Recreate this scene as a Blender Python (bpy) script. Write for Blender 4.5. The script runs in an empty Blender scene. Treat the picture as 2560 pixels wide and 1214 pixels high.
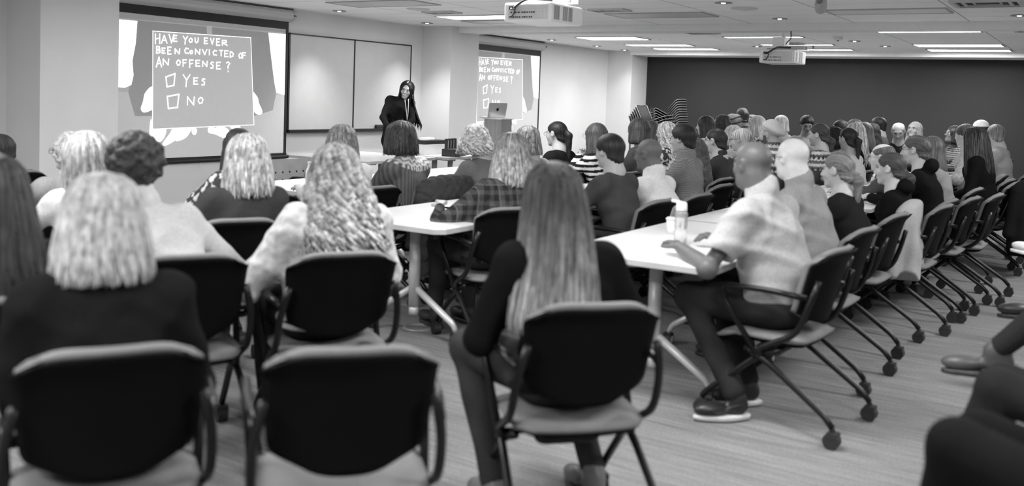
import bpy, bmesh, math, random
import numpy as np
from mathutils import Vector, Matrix
PI = math.pi
C = bpy.context.scene.collection
rng = np.random.RandomState(7)
random.seed(7)

# ------------------------------------------------------------------ camera model (solved from the room's own lines)
F_PX, CX, CY, H = 2353.34, 1280.0, 368.23, 1.5
YAW, PITCH, ROLL = .565846, .0552416, -.0353126
_f = np.array([-math.sin(YAW)*math.cos(PITCH), math.cos(YAW)*math.cos(PITCH), -math.sin(PITCH)])
_r = np.array([math.cos(YAW), math.sin(YAW), 0.]); _d = np.cross(_f, _r)
_c, _s = math.cos(ROLL), math.sin(ROLL)
CR = _c*_r + _s*_d; CD = -_s*_r + _c*_d; CF = _f
CAM = np.array([0., 0., H])
def ray(x, y): return (x-CX)/F_PX*CR + (y-CY)/F_PX*CD + CF
def at(x, y, d): return CAM + ray(x, y)*d
def onz(x, y, z): r = ray(x, y); return CAM + r*((z-H)/r[2])
def onx(x, y, X): r = ray(x, y); return CAM + r*(X/r[0])
def ony(x, y, Y): r = ray(x, y); return CAM + r*(Y/r[1])

# ------------------------------------------------------------------ materials
MATS = {}
def newmat(name):
    m = bpy.data.materials.new(name); m.use_nodes = True
    nt = m.node_tree; b = nt.nodes['Principled BSDF']
    return m, nt, b
def link(nt, a, b): nt.links.new(a, b)
def grey(v): return (v, v, v, 1)
def mat(name, tone, rough=.6, metal=0., noise=.08, nscale=8., bump=0., bscale=60., emit=0., spec=.5, trans=0.):
    if name in MATS: return MATS[name]
    m, nt, b = newmat(name)
    b.inputs['Roughness'].default_value = rough; b.inputs['Metallic'].default_value = metal
    b.inputs['Specular IOR Level'].default_value = spec
    tc = nt.nodes.new('ShaderNodeTexCoord')
    n = nt.nodes.new('ShaderNodeTexNoise'); n.inputs['Scale'].default_value = nscale; n.inputs['Detail'].default_value = 4
    link(nt, tc.outputs['Object'], n.inputs['Vector'])
    r = nt.nodes.new('ShaderNodeMapRange')
    r.inputs['From Min'].default_value = .3; r.inputs['From Max'].default_value = .7
    r.inputs['To Min'].default_value = tone*(1-noise); r.inputs['To Max'].default_value = tone*(1+noise)
    link(nt, n.outputs['Fac'], r.inputs['Value']); link(nt, r.outputs['Result'], b.inputs['Base Color'])
    if bump:
        n2 = nt.nodes.new('ShaderNodeTexNoise'); n2.inputs['Scale'].default_value = bscale; n2.inputs['Detail'].default_value = 3
        link(nt, tc.outputs['Object'], n2.inputs['Vector'])
        bp = nt.nodes.new('ShaderNodeBump'); bp.inputs['Strength'].default_value = bump; bp.inputs['Distance'].default_value = .01
        link(nt, n2.outputs['Fac'], bp.inputs['Height']); link(nt, bp.outputs['Normal'], b.inputs['Normal'])
    if emit:
        b.inputs['Emission Color'].default_value = (1, 1, 1, 1); b.inputs['Emission Strength'].default_value = emit
    if trans:
        b.inputs['Transmission Weight'].default_value = trans; b.inputs['IOR'].default_value = 1.3
    MATS[name] = m
    return m

def attr_mat(name, rough, kx, amp, curly=False, bump=.3, spec=.5, scale=1., sheen=0.):
    """base colour from the mesh's own 'tone' attribute times a fine noise; hair runs it along its strands"""
    m, nt, b = newmat(name)
    b.inputs['Roughness'].default_value = rough; b.inputs['Specular IOR Level'].default_value = spec
    a = nt.nodes.new('ShaderNodeAttribute'); a.attribute_name = 'tone'
    n = nt.nodes.new('ShaderNodeTexNoise'); n.inputs['Scale'].default_value = kx; n.inputs['Detail'].default_value = 4
    if curly is None:
        tc = nt.nodes.new('ShaderNodeTexCoord'); link(nt, tc.outputs['Object'], n.inputs['Vector'])
    else:
        h = nt.nodes.new('ShaderNodeAttribute'); h.attribute_name = 'hdir'; link(nt, h.outputs['Vector'], n.inputs['Vector'])
        if curly: n.inputs['Distortion'].default_value = 2.
    r = nt.nodes.new('ShaderNodeMapRange')
    r.inputs['From Min'].default_value = .3; r.inputs['From Max'].default_value = .7
    r.inputs['To Min'].default_value = 1-amp; r.inputs['To Max'].default_value = 1+amp
    r.clamp = False
    link(nt, n.outputs['Fac'], r.inputs['Value'])
    mu = nt.nodes.new('ShaderNodeMath'); mu.operation = 'MULTIPLY'
    link(nt, a.outputs['Fac'], mu.inputs[0]); link(nt, r.outputs['Result'], mu.inputs[1])
    link(nt, mu.outputs[0], b.inputs['Base Color'])
    bp = nt.nodes.new('ShaderNodeBump'); bp.inputs['Strength'].default_value = bump; bp.inputs['Distance'].default_value = .004
    link(nt, n.outputs['Fac'], bp.inputs['Height']); link(nt, bp.outputs['Normal'], b.inputs['Normal'])
    if sheen: b.inputs['Sheen Weight'].default_value = sheen
    MATS[name] = m
    return m
M_SKIN = attr_mat('skin', .48, 40, .04, curly=None, bump=.05, spec=.4)
M_HAIR = attr_mat('hair_straight', .50, 9, .62, curly=False, bump=.6, spec=.32)
M_CURL = attr_mat('hair_curly', .6, 26, .55, curly=True, bump=.5, spec=.25)
M_CLOTH = attr_mat('cloth', .9, 90, .10, curly=None, bump=.35, spec=.05)
M_KNIT = attr_mat('knit', .95, 220, .22, curly=None, bump=.8, spec=.02)
M_LEATHER = attr_mat('shoe_leather', .4, 30, .1, curly=None, bump=.1)

# ------------------------------------------------------------------ objects
def tag(o, label=None, cat=None, group=None, kind=None):
    if label: o['label'] = label
    if cat: o['category'] = cat
    if group: o['group'] = group
    if kind: o['kind'] = kind
    return o
def empty(name, loc=(0, 0, 0), rz=0, label=None, cat=None, group=None):
    o = bpy.data.objects.new(name, None); C.objects.link(o)
    o.location = loc; o.rotation_euler = (0, 0, rz); o.empty_display_size = .1
    return tag(o, label, cat, group)
def link_mesh(name, me, m, parent=None, smooth=False):
    me.materials.append(m)
    if smooth: me.polygons.foreach_set('use_smooth', [True]*len(me.polygons))
    o = bpy.data.objects.new(name, me); C.objects.link(o)
    if parent is not None: o.parent = parent
    return o
def obj(name, bm, m, parent=None, smooth=False, bevel=0, seg=2):
    if bevel:
        bmesh.ops.bevel(bm, geom=[e for e in bm.edges], offset=bevel, segments=seg, affect='EDGES', profile=.5, clamp_overlap=True)
    bmesh.ops.recalc_face_normals(bm, faces=bm.faces)
    me = bpy.data.meshes.new(name); bm.to_mesh(me); bm.free()
    return link_mesh(name, me, m, parent, smooth)
def obj_pd(name, V, Fc, m, parent=None, smooth=True, attrs=None):
    me = bpy.data.meshes.new(name)
    V = np.asarray(V, dtype=np.float32); Fc = np.asarray(Fc, dtype=np.int32)
    k = Fc.shape[1]
    me.vertices.add(len(V)); me.vertices.foreach_set('co', V.ravel())
    me.loops.add(Fc.size); me.loops.foreach_set('vertex_index', Fc.ravel())
    me.polygons.add(len(Fc)); me.polygons.foreach_set('loop_start', np.arange(0, Fc.size, k, dtype=np.int32))
    me.update(calc_edges=True)
    for an, (ty, arr) in (attrs or {}).items():
        a = me.attributes.new(an, ty, 'POINT')
        a.data.foreach_set('value' if ty == 'FLOAT' else 'vector', np.asarray(arr, dtype=np.float32).ravel())
    return link_mesh(name, me, m, parent, smooth)
def copy_tree(o, parent=None):
    c = o.copy(); C.objects.link(c); c.parent = parent
    for ch in list(o.children): copy_tree(ch, c)
    return c

def box(bm, x0, x1, y0, y1, z0, z1, rz=0, piv=None):
    vs = [bm.verts.new((x, y, z)) for x in (x0, x1) for y in (y0, y1) for z in (z0, z1)]
    for f in ((0, 1, 3, 2), (4, 6, 7, 5), (0, 4, 5, 1), (2, 3, 7, 6), (0, 2, 6, 4), (1, 5, 7, 3)):
        bm.faces.new([vs[i] for i in f])
    if rz:
        bmesh.ops.rotate(bm, verts=vs, cent=piv or ((x0+x1)/2, (y0+y1)/2, 0), matrix=Matrix.Rotation(rz, 3, 'Z'))
    return vs
def B(*a, **k):
    bm = bmesh.new(); box(bm, *a, **k); return bm
def cyl(bm, p0, p1, r0, r1=None, n=16):
    r1 = r0 if r1 is None else r1
    p0, p1 = Vector(p0), Vector(p1); ax = (p1-p0).normalized()
    u = ax.orthogonal().normalized(); v = ax.cross(u)
    ra = [bm.verts.new(p0 + (u*math.cos(t)+v*math.sin(t))*r0) for t in [2*PI*i/n for i in range(n)]]
    rb = [bm.verts.new(p1 + (u*math.cos(t)+v*math.sin(t))*r1) for t in [2*PI*i/n for i in range(n)]]
    for i in range(n):
        j = (i+1) % n
        bm.faces.new((ra[i], ra[j], rb[j], rb[i]))
    bm.faces.new(ra[::-1]); bm.faces.new(rb)
def fillet(pts, r=.04, k=4):
    """round the corners of a polyline"""
    pts = [Vector(p) for p in pts]; out = [pts[0]]
    for i in range(1, len(pts)-1):
        a, b, c = pts[i-1], pts[i], pts[i+1]
        la, lc = (a-b).length, (c-b).length; rr = min(r, la*.45, lc*.45)
        p = b+(a-b).normalized()*rr; q = b+(c-b).normalized()*rr
        for j in range(k+1):
            t = j/k; out.append(p*(1-t)**2 + b*2*t*(1-t) + q*t*t)
    out.append(pts[-1]); return out
def tube(bm, pts, r, n=8, closed=False, rend=None):
    pts = [Vector(p) for p in pts]; m = len(pts); rings = []
    u = None
    for i, p in enumerate(pts):
        a = pts[i-1] if (i > 0 or closed) else p; b = pts[(i+1) % m] if (i < m-1 or closed) else p
        t = (b-a).normalized() if (b-a).length > 1e-9 else Vector((0, 0, 1))
        u = t.orthogonal().normalized() if u is None else (u - t*u.dot(t)).normalized()
        v = t.cross(u); rr = r if rend is None else r+(rend-r)*i/(m-1)
        rings.append([bm.verts.new(p+(u*math.cos(2*PI*j/n)+v*math.sin(2*PI*j/n))*rr) for j in range(n)])
    for i in range(m if closed else m-1):
        A, Bq = rings[i], rings[(i+1) % m]
        for j in range(n):
            bm.faces.new((A[j], A[(j+1) % n], Bq[(j+1) % n], Bq[j]))
    if not closed:
        bm.faces.new(rings[0][::-1]); bm.faces.new(rings[-1])
def lathe(bm, prof, c=(0, 0, 0), n=24, cap=True):
    rings = []
    for (r, z) in prof:
        rings.append([bm.verts.new((c[0]+r*math.cos(2*PI*i/n), c[1]+r*math.sin(2*PI*i/n), c[2]+z)) for i in range(n)])
    for a, b in zip(rings, rings[1:]):
        for i in range(n): bm.faces.new((a[i], a[(i+1) % n], b[(i+1) % n], b[i]))
    if cap: bm.faces.new(rings[0][::-1]); bm.faces.new(rings[-1])
def prism(bm, poly, lift, d):
    """poly: 2-D points, lift(p) -> 3-D, d: thickness vector"""
    a = [bm.verts.new(lift(p)) for p in poly]; b = [bm.verts.new(Vector(lift(p))+Vector(d)) for p in poly]
    bm.faces.new(a[::-1]); bm.faces.new(b)
    for i in range(len(poly)):
        j = (i+1) % len(poly); bm.faces.new((a[i], a[j], b[j], b[i]))

# ------------------------------------------------------------------ signed-distance modelling (surface nets)
def rcone(P, a, b, r0, r1=None):
    r1 = r0 if r1 is None else r1
    a = np.asarray(a, float); b = np.asarray(b, float); ab = b-a
    t = np.clip(((P-a)@ab)/max(ab@ab, 1e-12), 0, 1)
    return np.linalg.norm(P-a-t[:, None]*ab, axis=1)-(r0+(r1-r0)*t)
def ell(P, c, r, R=None):
    q = P-np.asarray(c, float)
    if R is not None: q = q@R
    r = np.asarray(r, float); k0 = np.linalg.norm(q/r, axis=1); k1 = np.linalg.norm(q/(r*r), axis=1)
    return k0*(k0-1)/np.maximum(k1, 1e-9)
def ercone(P, a, b, r0, r1, side=(1, 0, 0)):
    """tapered limb with an elliptic section: r = (half width along side, half depth)"""
    a = np.asarray(a, float); b = np.asarray(b, float); ab = b-a; side = np.asarray(side, float)
    t = np.clip(((P-a)@ab)/(ab@ab), 0, 1); q = P-a-t[:, None]*ab
    s = q@side; o = np.sqrt(np.maximum((q*q).sum(1)-s*s, 0))
    rx = r0[0]+(r1[0]-r0[0])*t; ry = r0[1]+(r1[1]-r0[1])*t
    return (np.sqrt((s/rx)**2+(o/ry)**2)-1)*np.minimum(rx, ry)
def smin(a, b, k):
    h = np.clip(.5+.5*(b-a)/k, 0, 1); return b+(a-b)*h-k*h*(1-h)
def smax(a, b, k): return -smin(-a, -b, k)
def wob(P, f, s=0.):
    x, y, z = P[:, 0]*f, P[:, 1]*f, P[:, 2]*f
    return (np.sin(x+1.7*np.sin(y*.9+s)+s)+np.sin(y*1.1+1.9*np.sin(z*.8+s*2))+np.sin(z*1.2+1.6*np.sin(x*.7+1.3+s)))/3
def nets(fn, lo, hi, v):
    lo = np.asarray(lo, float)-2*v; hi = np.asarray(hi, float)+2*v
    S = 4; n = (np.ceil((hi-lo)/v/S).astype(int)+1)*S
    nb = n//S
    bi = np.stack(np.meshgrid(*[np.arange(k) for k in nb], indexing='ij'), -1).reshape(-1, 3)
    cen = lo+(bi*S+(S-1)/2)*v
    d = fn(cen); act = np.abs(d) < S*v*.87*1.7+.014
    V = np.empty(nb.tolist()+[S, S, S], dtype=np.float32)
    V.reshape(-1, S**3)[:] = np.where(d < 0, -1, 1)[:, None]
    ai = bi[act]
    off = np.stack(np.meshgrid(*[np.arange(S)]*3, indexing='ij'), -1).reshape(-1, 3)
    pts = (ai[:, None, :]*S+off[None]).reshape(-1, 3)
    V.reshape(-1, S**3)[act] = fn(lo+pts*v).reshape(-1, S**3)
    G = V.transpose(0, 3, 1, 4, 2, 5).reshape(n)
    ins = G < 0
    cnt = np.zeros(n-1, dtype=np.int8)
    for i in (0, 1):
        for j in (0, 1):
            for k in (0, 1):
                cnt += ins[i:n[0]-1+i, j:n[1]-1+j, k:n[2]-1+k]
    cells = np.argwhere((cnt > 0) & (cnt < 8))
    idx = -np.ones(n-1, dtype=np.int64); idx[tuple(cells.T)] = np.arange(len(cells))
    acc = np.zeros((len(cells), 3)); w = np.zeros(len(cells))
    cs = np.array([[i, j, k] for i in (0, 1) for j in (0, 1) for k in (0, 1)])
    val = [G[tuple((cells+c).T)] for c in cs]
    for a in range(8):
        for b in range(a+1, 8):
            if np.abs(cs[a]-cs[b]).sum() != 1: continue
            va, vb = val[a], val[b]; cr = (va < 0) != (vb < 0)
            t = np.where(cr, va/np.where(cr, va-vb, 1), 0)
            acc += np.where(cr[:, None], cs[a]+t[:, None]*(cs[b]-cs[a]), 0); w += cr
    verts = lo+(cells+acc/np.maximum(w, 1)[:, None])*v
    faces = []
    for ax in range(3):
        o1, o2 = [(1, 2), (2, 0), (0, 1)][ax]
        s0 = [slice(1, None)]*3; s0[ax] = slice(0, None)
        A_ = ins[tuple(slice(1, n[k]-1) if k != ax else slice(0, n[k]-1) for k in range(3))]
        B_ = ins[tuple(slice(1, n[k]-1) if k != ax else slice(1, n[k]) for k in range(3))]
        e = np.argwhere(A_ != B_)
        if not len(e): continue
        fl = A_[tuple(e.T)]
        base = e.copy(); base[:, [k for k in range(3) if k != ax]] += 1
        e1 = np.zeros(3, int); e1[o1] = 1; e2 = np.zeros(3, int); e2[o2] = 1
        q = [idx[tuple((base-a_).T)] for a_ in (e1*0, e1, e1+e2, e2)]
        q = np.stack(q, 1); q[~fl] = q[~fl][:, ::-1]
        faces.append(q)
    Fq = np.concatenate(faces); Fq = Fq[(Fq >= 0).all(1)]
    return verts, Fq
# ------------------------------------------------------------------ people
def rotm(yaw=0., pitch=0., roll=0.):
    """head frame: yaw turns left, pitch nods down, roll tips to the right; columns are right, forward, up"""
    return np.array(Matrix.Rotation(yaw, 3, 'Z') @ Matrix.Rotation(-pitch, 3, 'X') @ Matrix.Rotation(roll, 3, 'Y'))

def head_sdf(h, male, smile=False):
    d = ell(h, (0, -.012, .030), (.076, .094, .082))
    d = smin(d, ell(h, (0, .022, -.035), (.060 if male else .056, .066, .078)), .035)
    d = smin(d, ell(h, (0, .066, -.096), (.026, .020, .018)), .03)
    d = smin(d, rcone(h, (-.03, .082, .018), (.03, .082, .018), .010), .022)
    d = smax(d, -ell(h, (-.031, .104, .000), (.017, .018, .012)), .012)
    d = smax(d, -ell(h, (.031, .104, .000), (.017, .018, .012)), .012)
    d = smin(d, ell(h, (-.031, .077, -.001), (.014, .012, .010)), .004)
    d = smin(d, ell(h, (.031, .077, -.001), (.014, .012, .010)), .004)
    d = smin(d, rcone(h, (0, .086, .006), (0, .106, -.030), .008, .0125), .014)
    d = smin(d, ell(h, (-.012, .094, -.036), (.009, .010, .007)), .006)
    d = smin(d, ell(h, (.012, .094, -.036), (.009, .010, .007)), .006)
    for s in (-1, 1): d = smin(d, ell(h, (s*.040, .062, -.030), (.020, .018, .020)), .02)
    w = .030 if smile else .023
    d = smin(d, ell(h, (0, .082, -.056), (w, .012, .0055)), .008)
    d = smin(d, ell(h, (0, .080, -.066), (w*.85, .012, .0065)), .008)
    for s in (-1, 1):
        e = ell(h, (s*.079, -.006, -.004), (.010, .021, .032), rotm(s*-.35, 0, s*.1))
        e = smax(e, -ell(h, (s*.089, .000, .000), (.007, .011, .018)), .005)
        d = smin(d, e, .008)
    return d
def head_tone(h, tn, male, lipf=.72, smile=False, beard=0):
    t = np.full(len(h), tn)
    front = h[:, 1] > .04
    for s in (-1, 1):
        ex = np.abs(h[:, 0]-s*.031); ez = h[:, 2]+.001
        eye = front & ((ex/.0145)**2+(ez/.0065)**2 < 1)
        t = np.where(eye, .55 if tn > .12 else .4, t)
        t = np.where(front & ((ex/.006)**2+(ez/.006)**2 < 1), .02, t)
        t = np.where(front & ((ex/.017)**2+((ez-.007)/.003)**2 < 1), .04, t)
        t = np.where(front & ((ex/.021)**2+((ez-.020)/.0050)**2 < 1), tn*.3, t)
    lip = front & ((h[:, 0]/(.030 if smile else .024))**2+((h[:, 2]+.061)/.013)**2 < 1)
    t = np.where(lip, tn*lipf, t)
    if smile:
        zz = h[:, 2]+.061-7*h[:, 0]**2
        t = np.where(front & (np.abs(h[:, 0]) < .034) & (np.abs(zz) < .0125-.0002), tn*.55, t)
        t = np.where(front & ((h[:, 0]/.028)**2+(zz/.0075)**2 < 1), .85, t)
    if beard:
        jaw = (h[:, 2] < -.045+.35*np.clip(.06-h[:, 1], 0, 1)*0) & (h[:, 1] > -.01) & (h[:, 2] > -.14) & ~lip
        jaw = jaw | ((np.abs(h[:, 0]) > .05) & (h[:, 1] > .0) & (h[:, 1] < .045) & (h[:, 2] < .0))
        t = np.where(jaw, tn*(1-beard)+.03*beard, t)
    return t

def hand_parts(w, tip, nrm, side, curl=.5):
    """capsules of palm, four fingers in two bends and a thumb; w wrist, tip direction, nrm palm normal, side: towards the thumb"""
    w = np.asarray(w, float); f = np.asarray(tip, float); f = f/np.linalg.norm(f)
    nrm = np.asarray(nrm, float); nrm = nrm-f*(nrm@f); nrm /= np.linalg.norm(nrm)
    s = np.cross(f, nrm); s = s*side
    out = []
    for q in (-.026, -.009, .009, .026):
        out.append((w, w+f*.085+s*q, .019, .012))
    for q, L in ((.028, .070), (.0095, .080), (-.0095, .074), (-.028, .056)):
        a = w+f*.085+s*q
        c1 = math.cos(curl); s1 = math.sin(curl); c2 = math.cos(curl*2.2); s2 = math.sin(curl*2.2)
        b = a+(f*c1+nrm*s1)*L*.5+s*q*.12; c = b+(f*c2+nrm*s2)*L*.5
        out.append((a, b, .0095, .0085)); out.append((b, c, .0085, .0065))
    a = w+f*.025+s*.024; b = a+(f*.62+s*.62+nrm*.3)*.042; c = b+(f*.9+s*.1+nrm*.35)*.034
    out.append((a, b, .013, .0105)); out.append((b, c, .0105, .0080))
    return out

STY = {  # z of the ends below the head centre, half width and depth at the ends, shift back
 'bob': (-.13, .115, .105, -.02), 'shoulder': (-.20, .120, .105, -.03), 'long': (-.36, .130, .075, -.095), 'lob': (-.165, .118, .106, -.03),
 'verylong': (-.42, .145, .062, -.12), 'hang': (-.46, .100, .055, .045), 'curly_long': (-.33, .18, .115, -.095), 'curly_bob': (-.12, .135, .125, -.02), 'crop': (-.075, .093, .105, -.012)}
def hair_env(z, st, zs=.03):
    zend, ax, by, sh = st
    t = np.clip((zs-z)/(zs-zend), 0, 1); t2 = t**.8
    a = .088+(ax-.088)*t2; b = .103+(by-.103)*t2; cy = -.012+(sh+.012)*t2
    return a, b, cy
def hair_sdf(h, style, p):
    grow = p.get('hv', 0.)
    cap = ell(h, (0, -.014, .029), (.085+grow, .103+grow, .090+grow))
    if style in STY:
        st = STY[style]; a, b, cy = hair_env(h[:, 2], st); a = a+grow; b = b+grow
        q = np.sqrt((h[:, 0]/a)**2+((h[:, 1]-cy)/b)**2); d = (q-1)*np.minimum(a, b)*.9
        d = smax(d, h[:, 2]-.04, .02); d = smax(d, st[0]+.03*np.cos(h[:, 0]*40)*0-h[:, 2], .03)
        hollow = smax((q-.60)*-.08, -h[:, 2]-.06, .01) if False else None
        d = smin(cap, d, .02)
        cut = ell(h, (0, .128, -.030), (.068, .085, .094))
        low = np.maximum(.028-h[:, 1], np.maximum(h[:, 2]+.03, np.abs(h[:, 0])-(.066 if not p.get('open') else .3)))
        d = smax(d, -smin(cut, low, .02), .012)
        if p.get('part'): d = smax(d, -ell(h, (0, .118, .040), (.050, .060, .046)), .012); d = smax(d, -rcone(h, (0, .10, .09), (0, -.04, .128), .010), .010)
        if p.get('bangs'): d = smin(d, ell(h, (0, .070, .050), (.066, .034, .036)), .012)
    else:
        d = ell(h, (0, -.013, .029), (.0815+grow, .1000+grow, .0875+grow))
        d = smin(d, ell(h, (0, -.044, -.055), (.069, .068, .062)), .03)
        y_ = h[:, 1]; zc = np.interp(y_, [-.12, -.045, -.025, .0, .028, .05, .085, .11], [-.088, -.082, -.045, .008, .004, .018, .058, .07])+.003*np.sin(h[:, 0]*90)+np.where(y_ < -.02, .035*(h[:, 0]/.07)**2, 0)
        d = smax(d, (zc-h[:, 2])*.75, .014)
        fr = ell(h, (0, .15, .000), (.080, .080, .062)); d = smax(d, -fr, .012)
        if style == 'afro': d = smin(d, ell(h, (0, -.03, .050), (.090, .098, .085)), .02); d = smax(d, -ell(h, (0, .125, -.01), (.075, .07, .07)), .010)
        if style == 'curly_short': d = smin(d, ell(h, (0, -.03, .030), (.118, .122, .122)), .02); d = smax(d, -ell(h, (0, .15, -.03), (.09, .10, .10)), .010)
        if style == 'balding': d = smax(d, -ell(h, (0, .04, .13), (.065, .11, .08)), .02)
        if style == 'ponytail':
            L = p.get('tail', .22); o = p.get('tz', .0)
            d = smin(d, rcone(h, (0, -.105, .02+o), (0, -.140, -.02+o), .022, .030), .015)
            d = smin(d, rcone(h, (0, -.140, -.02+o), (.01, -.125, -L), .032, .016), .02)
        if style == 'bun': d = smin(d, ell(h, (p.get('bx', 0), -.085, .045+p.get('tz', .0)), (.042, .038, .040)), .012)
    fz = p.get('curl', 0.)
    if fz: d = d-fz*wob(h, p.get('cf', 75.), p.get('seed', 0))-fz*.5*wob(h[:, [1, 2, 0]], p.get('cf', 75.)*1.9, 1.3)
    else:
        th = np.arctan2(h[:, 0], -h[:, 1]+.0)
        d = d-.0028*np.sin(th*23+3*np.sin(h[:, 2]*14+p.get('seed', 0)))*np.clip((.09-h[:, 2])/.06, 0, 1)
    return d

def locks(style, p, n, rad, R, hc, seed):
    """tapered locks of hair lying on the hair's outer surface and breaking up its ends"""
    rs = np.random.RandomState(seed); st = STY[style]; zend = st[0]
    V = []; Fq = []; T = []; HD = []; base = 0; g = p.get('hv', 0.)
    curly = p.get('curl', 0.) > 0; N = 16 if curly else 12; K = 5
    for i in range(n):
        th = (rs.rand()*2-1)*(2.05 if not p.get('part') else 1.80); z0 = .03+.09*rs.rand()**.6
        ze = zend*(.82+.25*rs.rand()) if rs.rand() > .2 else zend*(.5+.3*rs.rand())
        out = rs.rand()*.008; tone = 1+.42*(rs.rand()-.5)*2*p.get('streak', 1.)
        ph = rs.rand()*6.28; am = (.010+.010*rs.rand()) if curly else .0035; fq = (2.2+1.5*rs.rand()) if curly else .8
        th2 = th+(rs.rand()-.5)*.35
        tt = np.linspace(0, 1, N); z = z0+(ze-z0)*tt
        a, b, cy = hair_env(z, st); a = a+g; b = b+g
        s = np.where(z > .03, np.sqrt(np.clip(1-((z-.03)/(.092+g))**2, 0.02, 1)), 1.)
        ang = th+(th2-th)*tt+am/.1*np.sin(6.28*fq*tt+ph)*tt**.5
        rr = 1+(out+am*np.cos(6.28*fq*tt+ph)*tt**.5)/.1
        pts = np.stack([a*s*rr*np.sin(ang), cy-b*s*rr*np.cos(ang), z], 1)
        if p.get('sweep') is not None:
            sw = np.array(p['sweep']); k = np.clip(-z/.4, 0, 1)[:, None]**1.6; pts = pts+sw*k
        r = rad*(.7+.6*rs.rand())*np.minimum(1, np.minimum(.35+tt*4, (1-tt)*3+.12))
        t = np.gradient(pts, axis=0); t /= np.linalg.norm(t, axis=1)[:, None]
        nrm = np.stack([np.sin(ang), -np.cos(ang), 0*ang], 1); u = np.cross(t, nrm); u /= np.maximum(np.linalg.norm(u, axis=1), 1e-6)[:, None]
        w = np.cross(u, t)
        for k in range(K):
            c_, s_ = math.cos(2*PI*k/K), math.sin(2*PI*k/K)
            V.append(pts+(u*c_*1.5+w*s_*.6)*r[:, None])
        idx = base+np.arange(K*N).reshape(K, N)
        for k in range(K):
            k2 = (k+1) % K
            Fq.append(np.stack([idx[k, :-1], idx[k2, :-1], idx[k2, 1:], idx[k, 1:]], 1))
        T.append(np.full(K*N, tone)); hd = rs.rand(3)*8
        HD.append(np.tile(np.stack([hd[0]+0*tt, hd[1]+0*tt, tt*.8], 1), (K, 1)))
        base += K*N
    V = np.concatenate(V); return V@R.T+hc, np.concatenate(Fq), np.concatenate(T), np.concatenate(HD)

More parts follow.
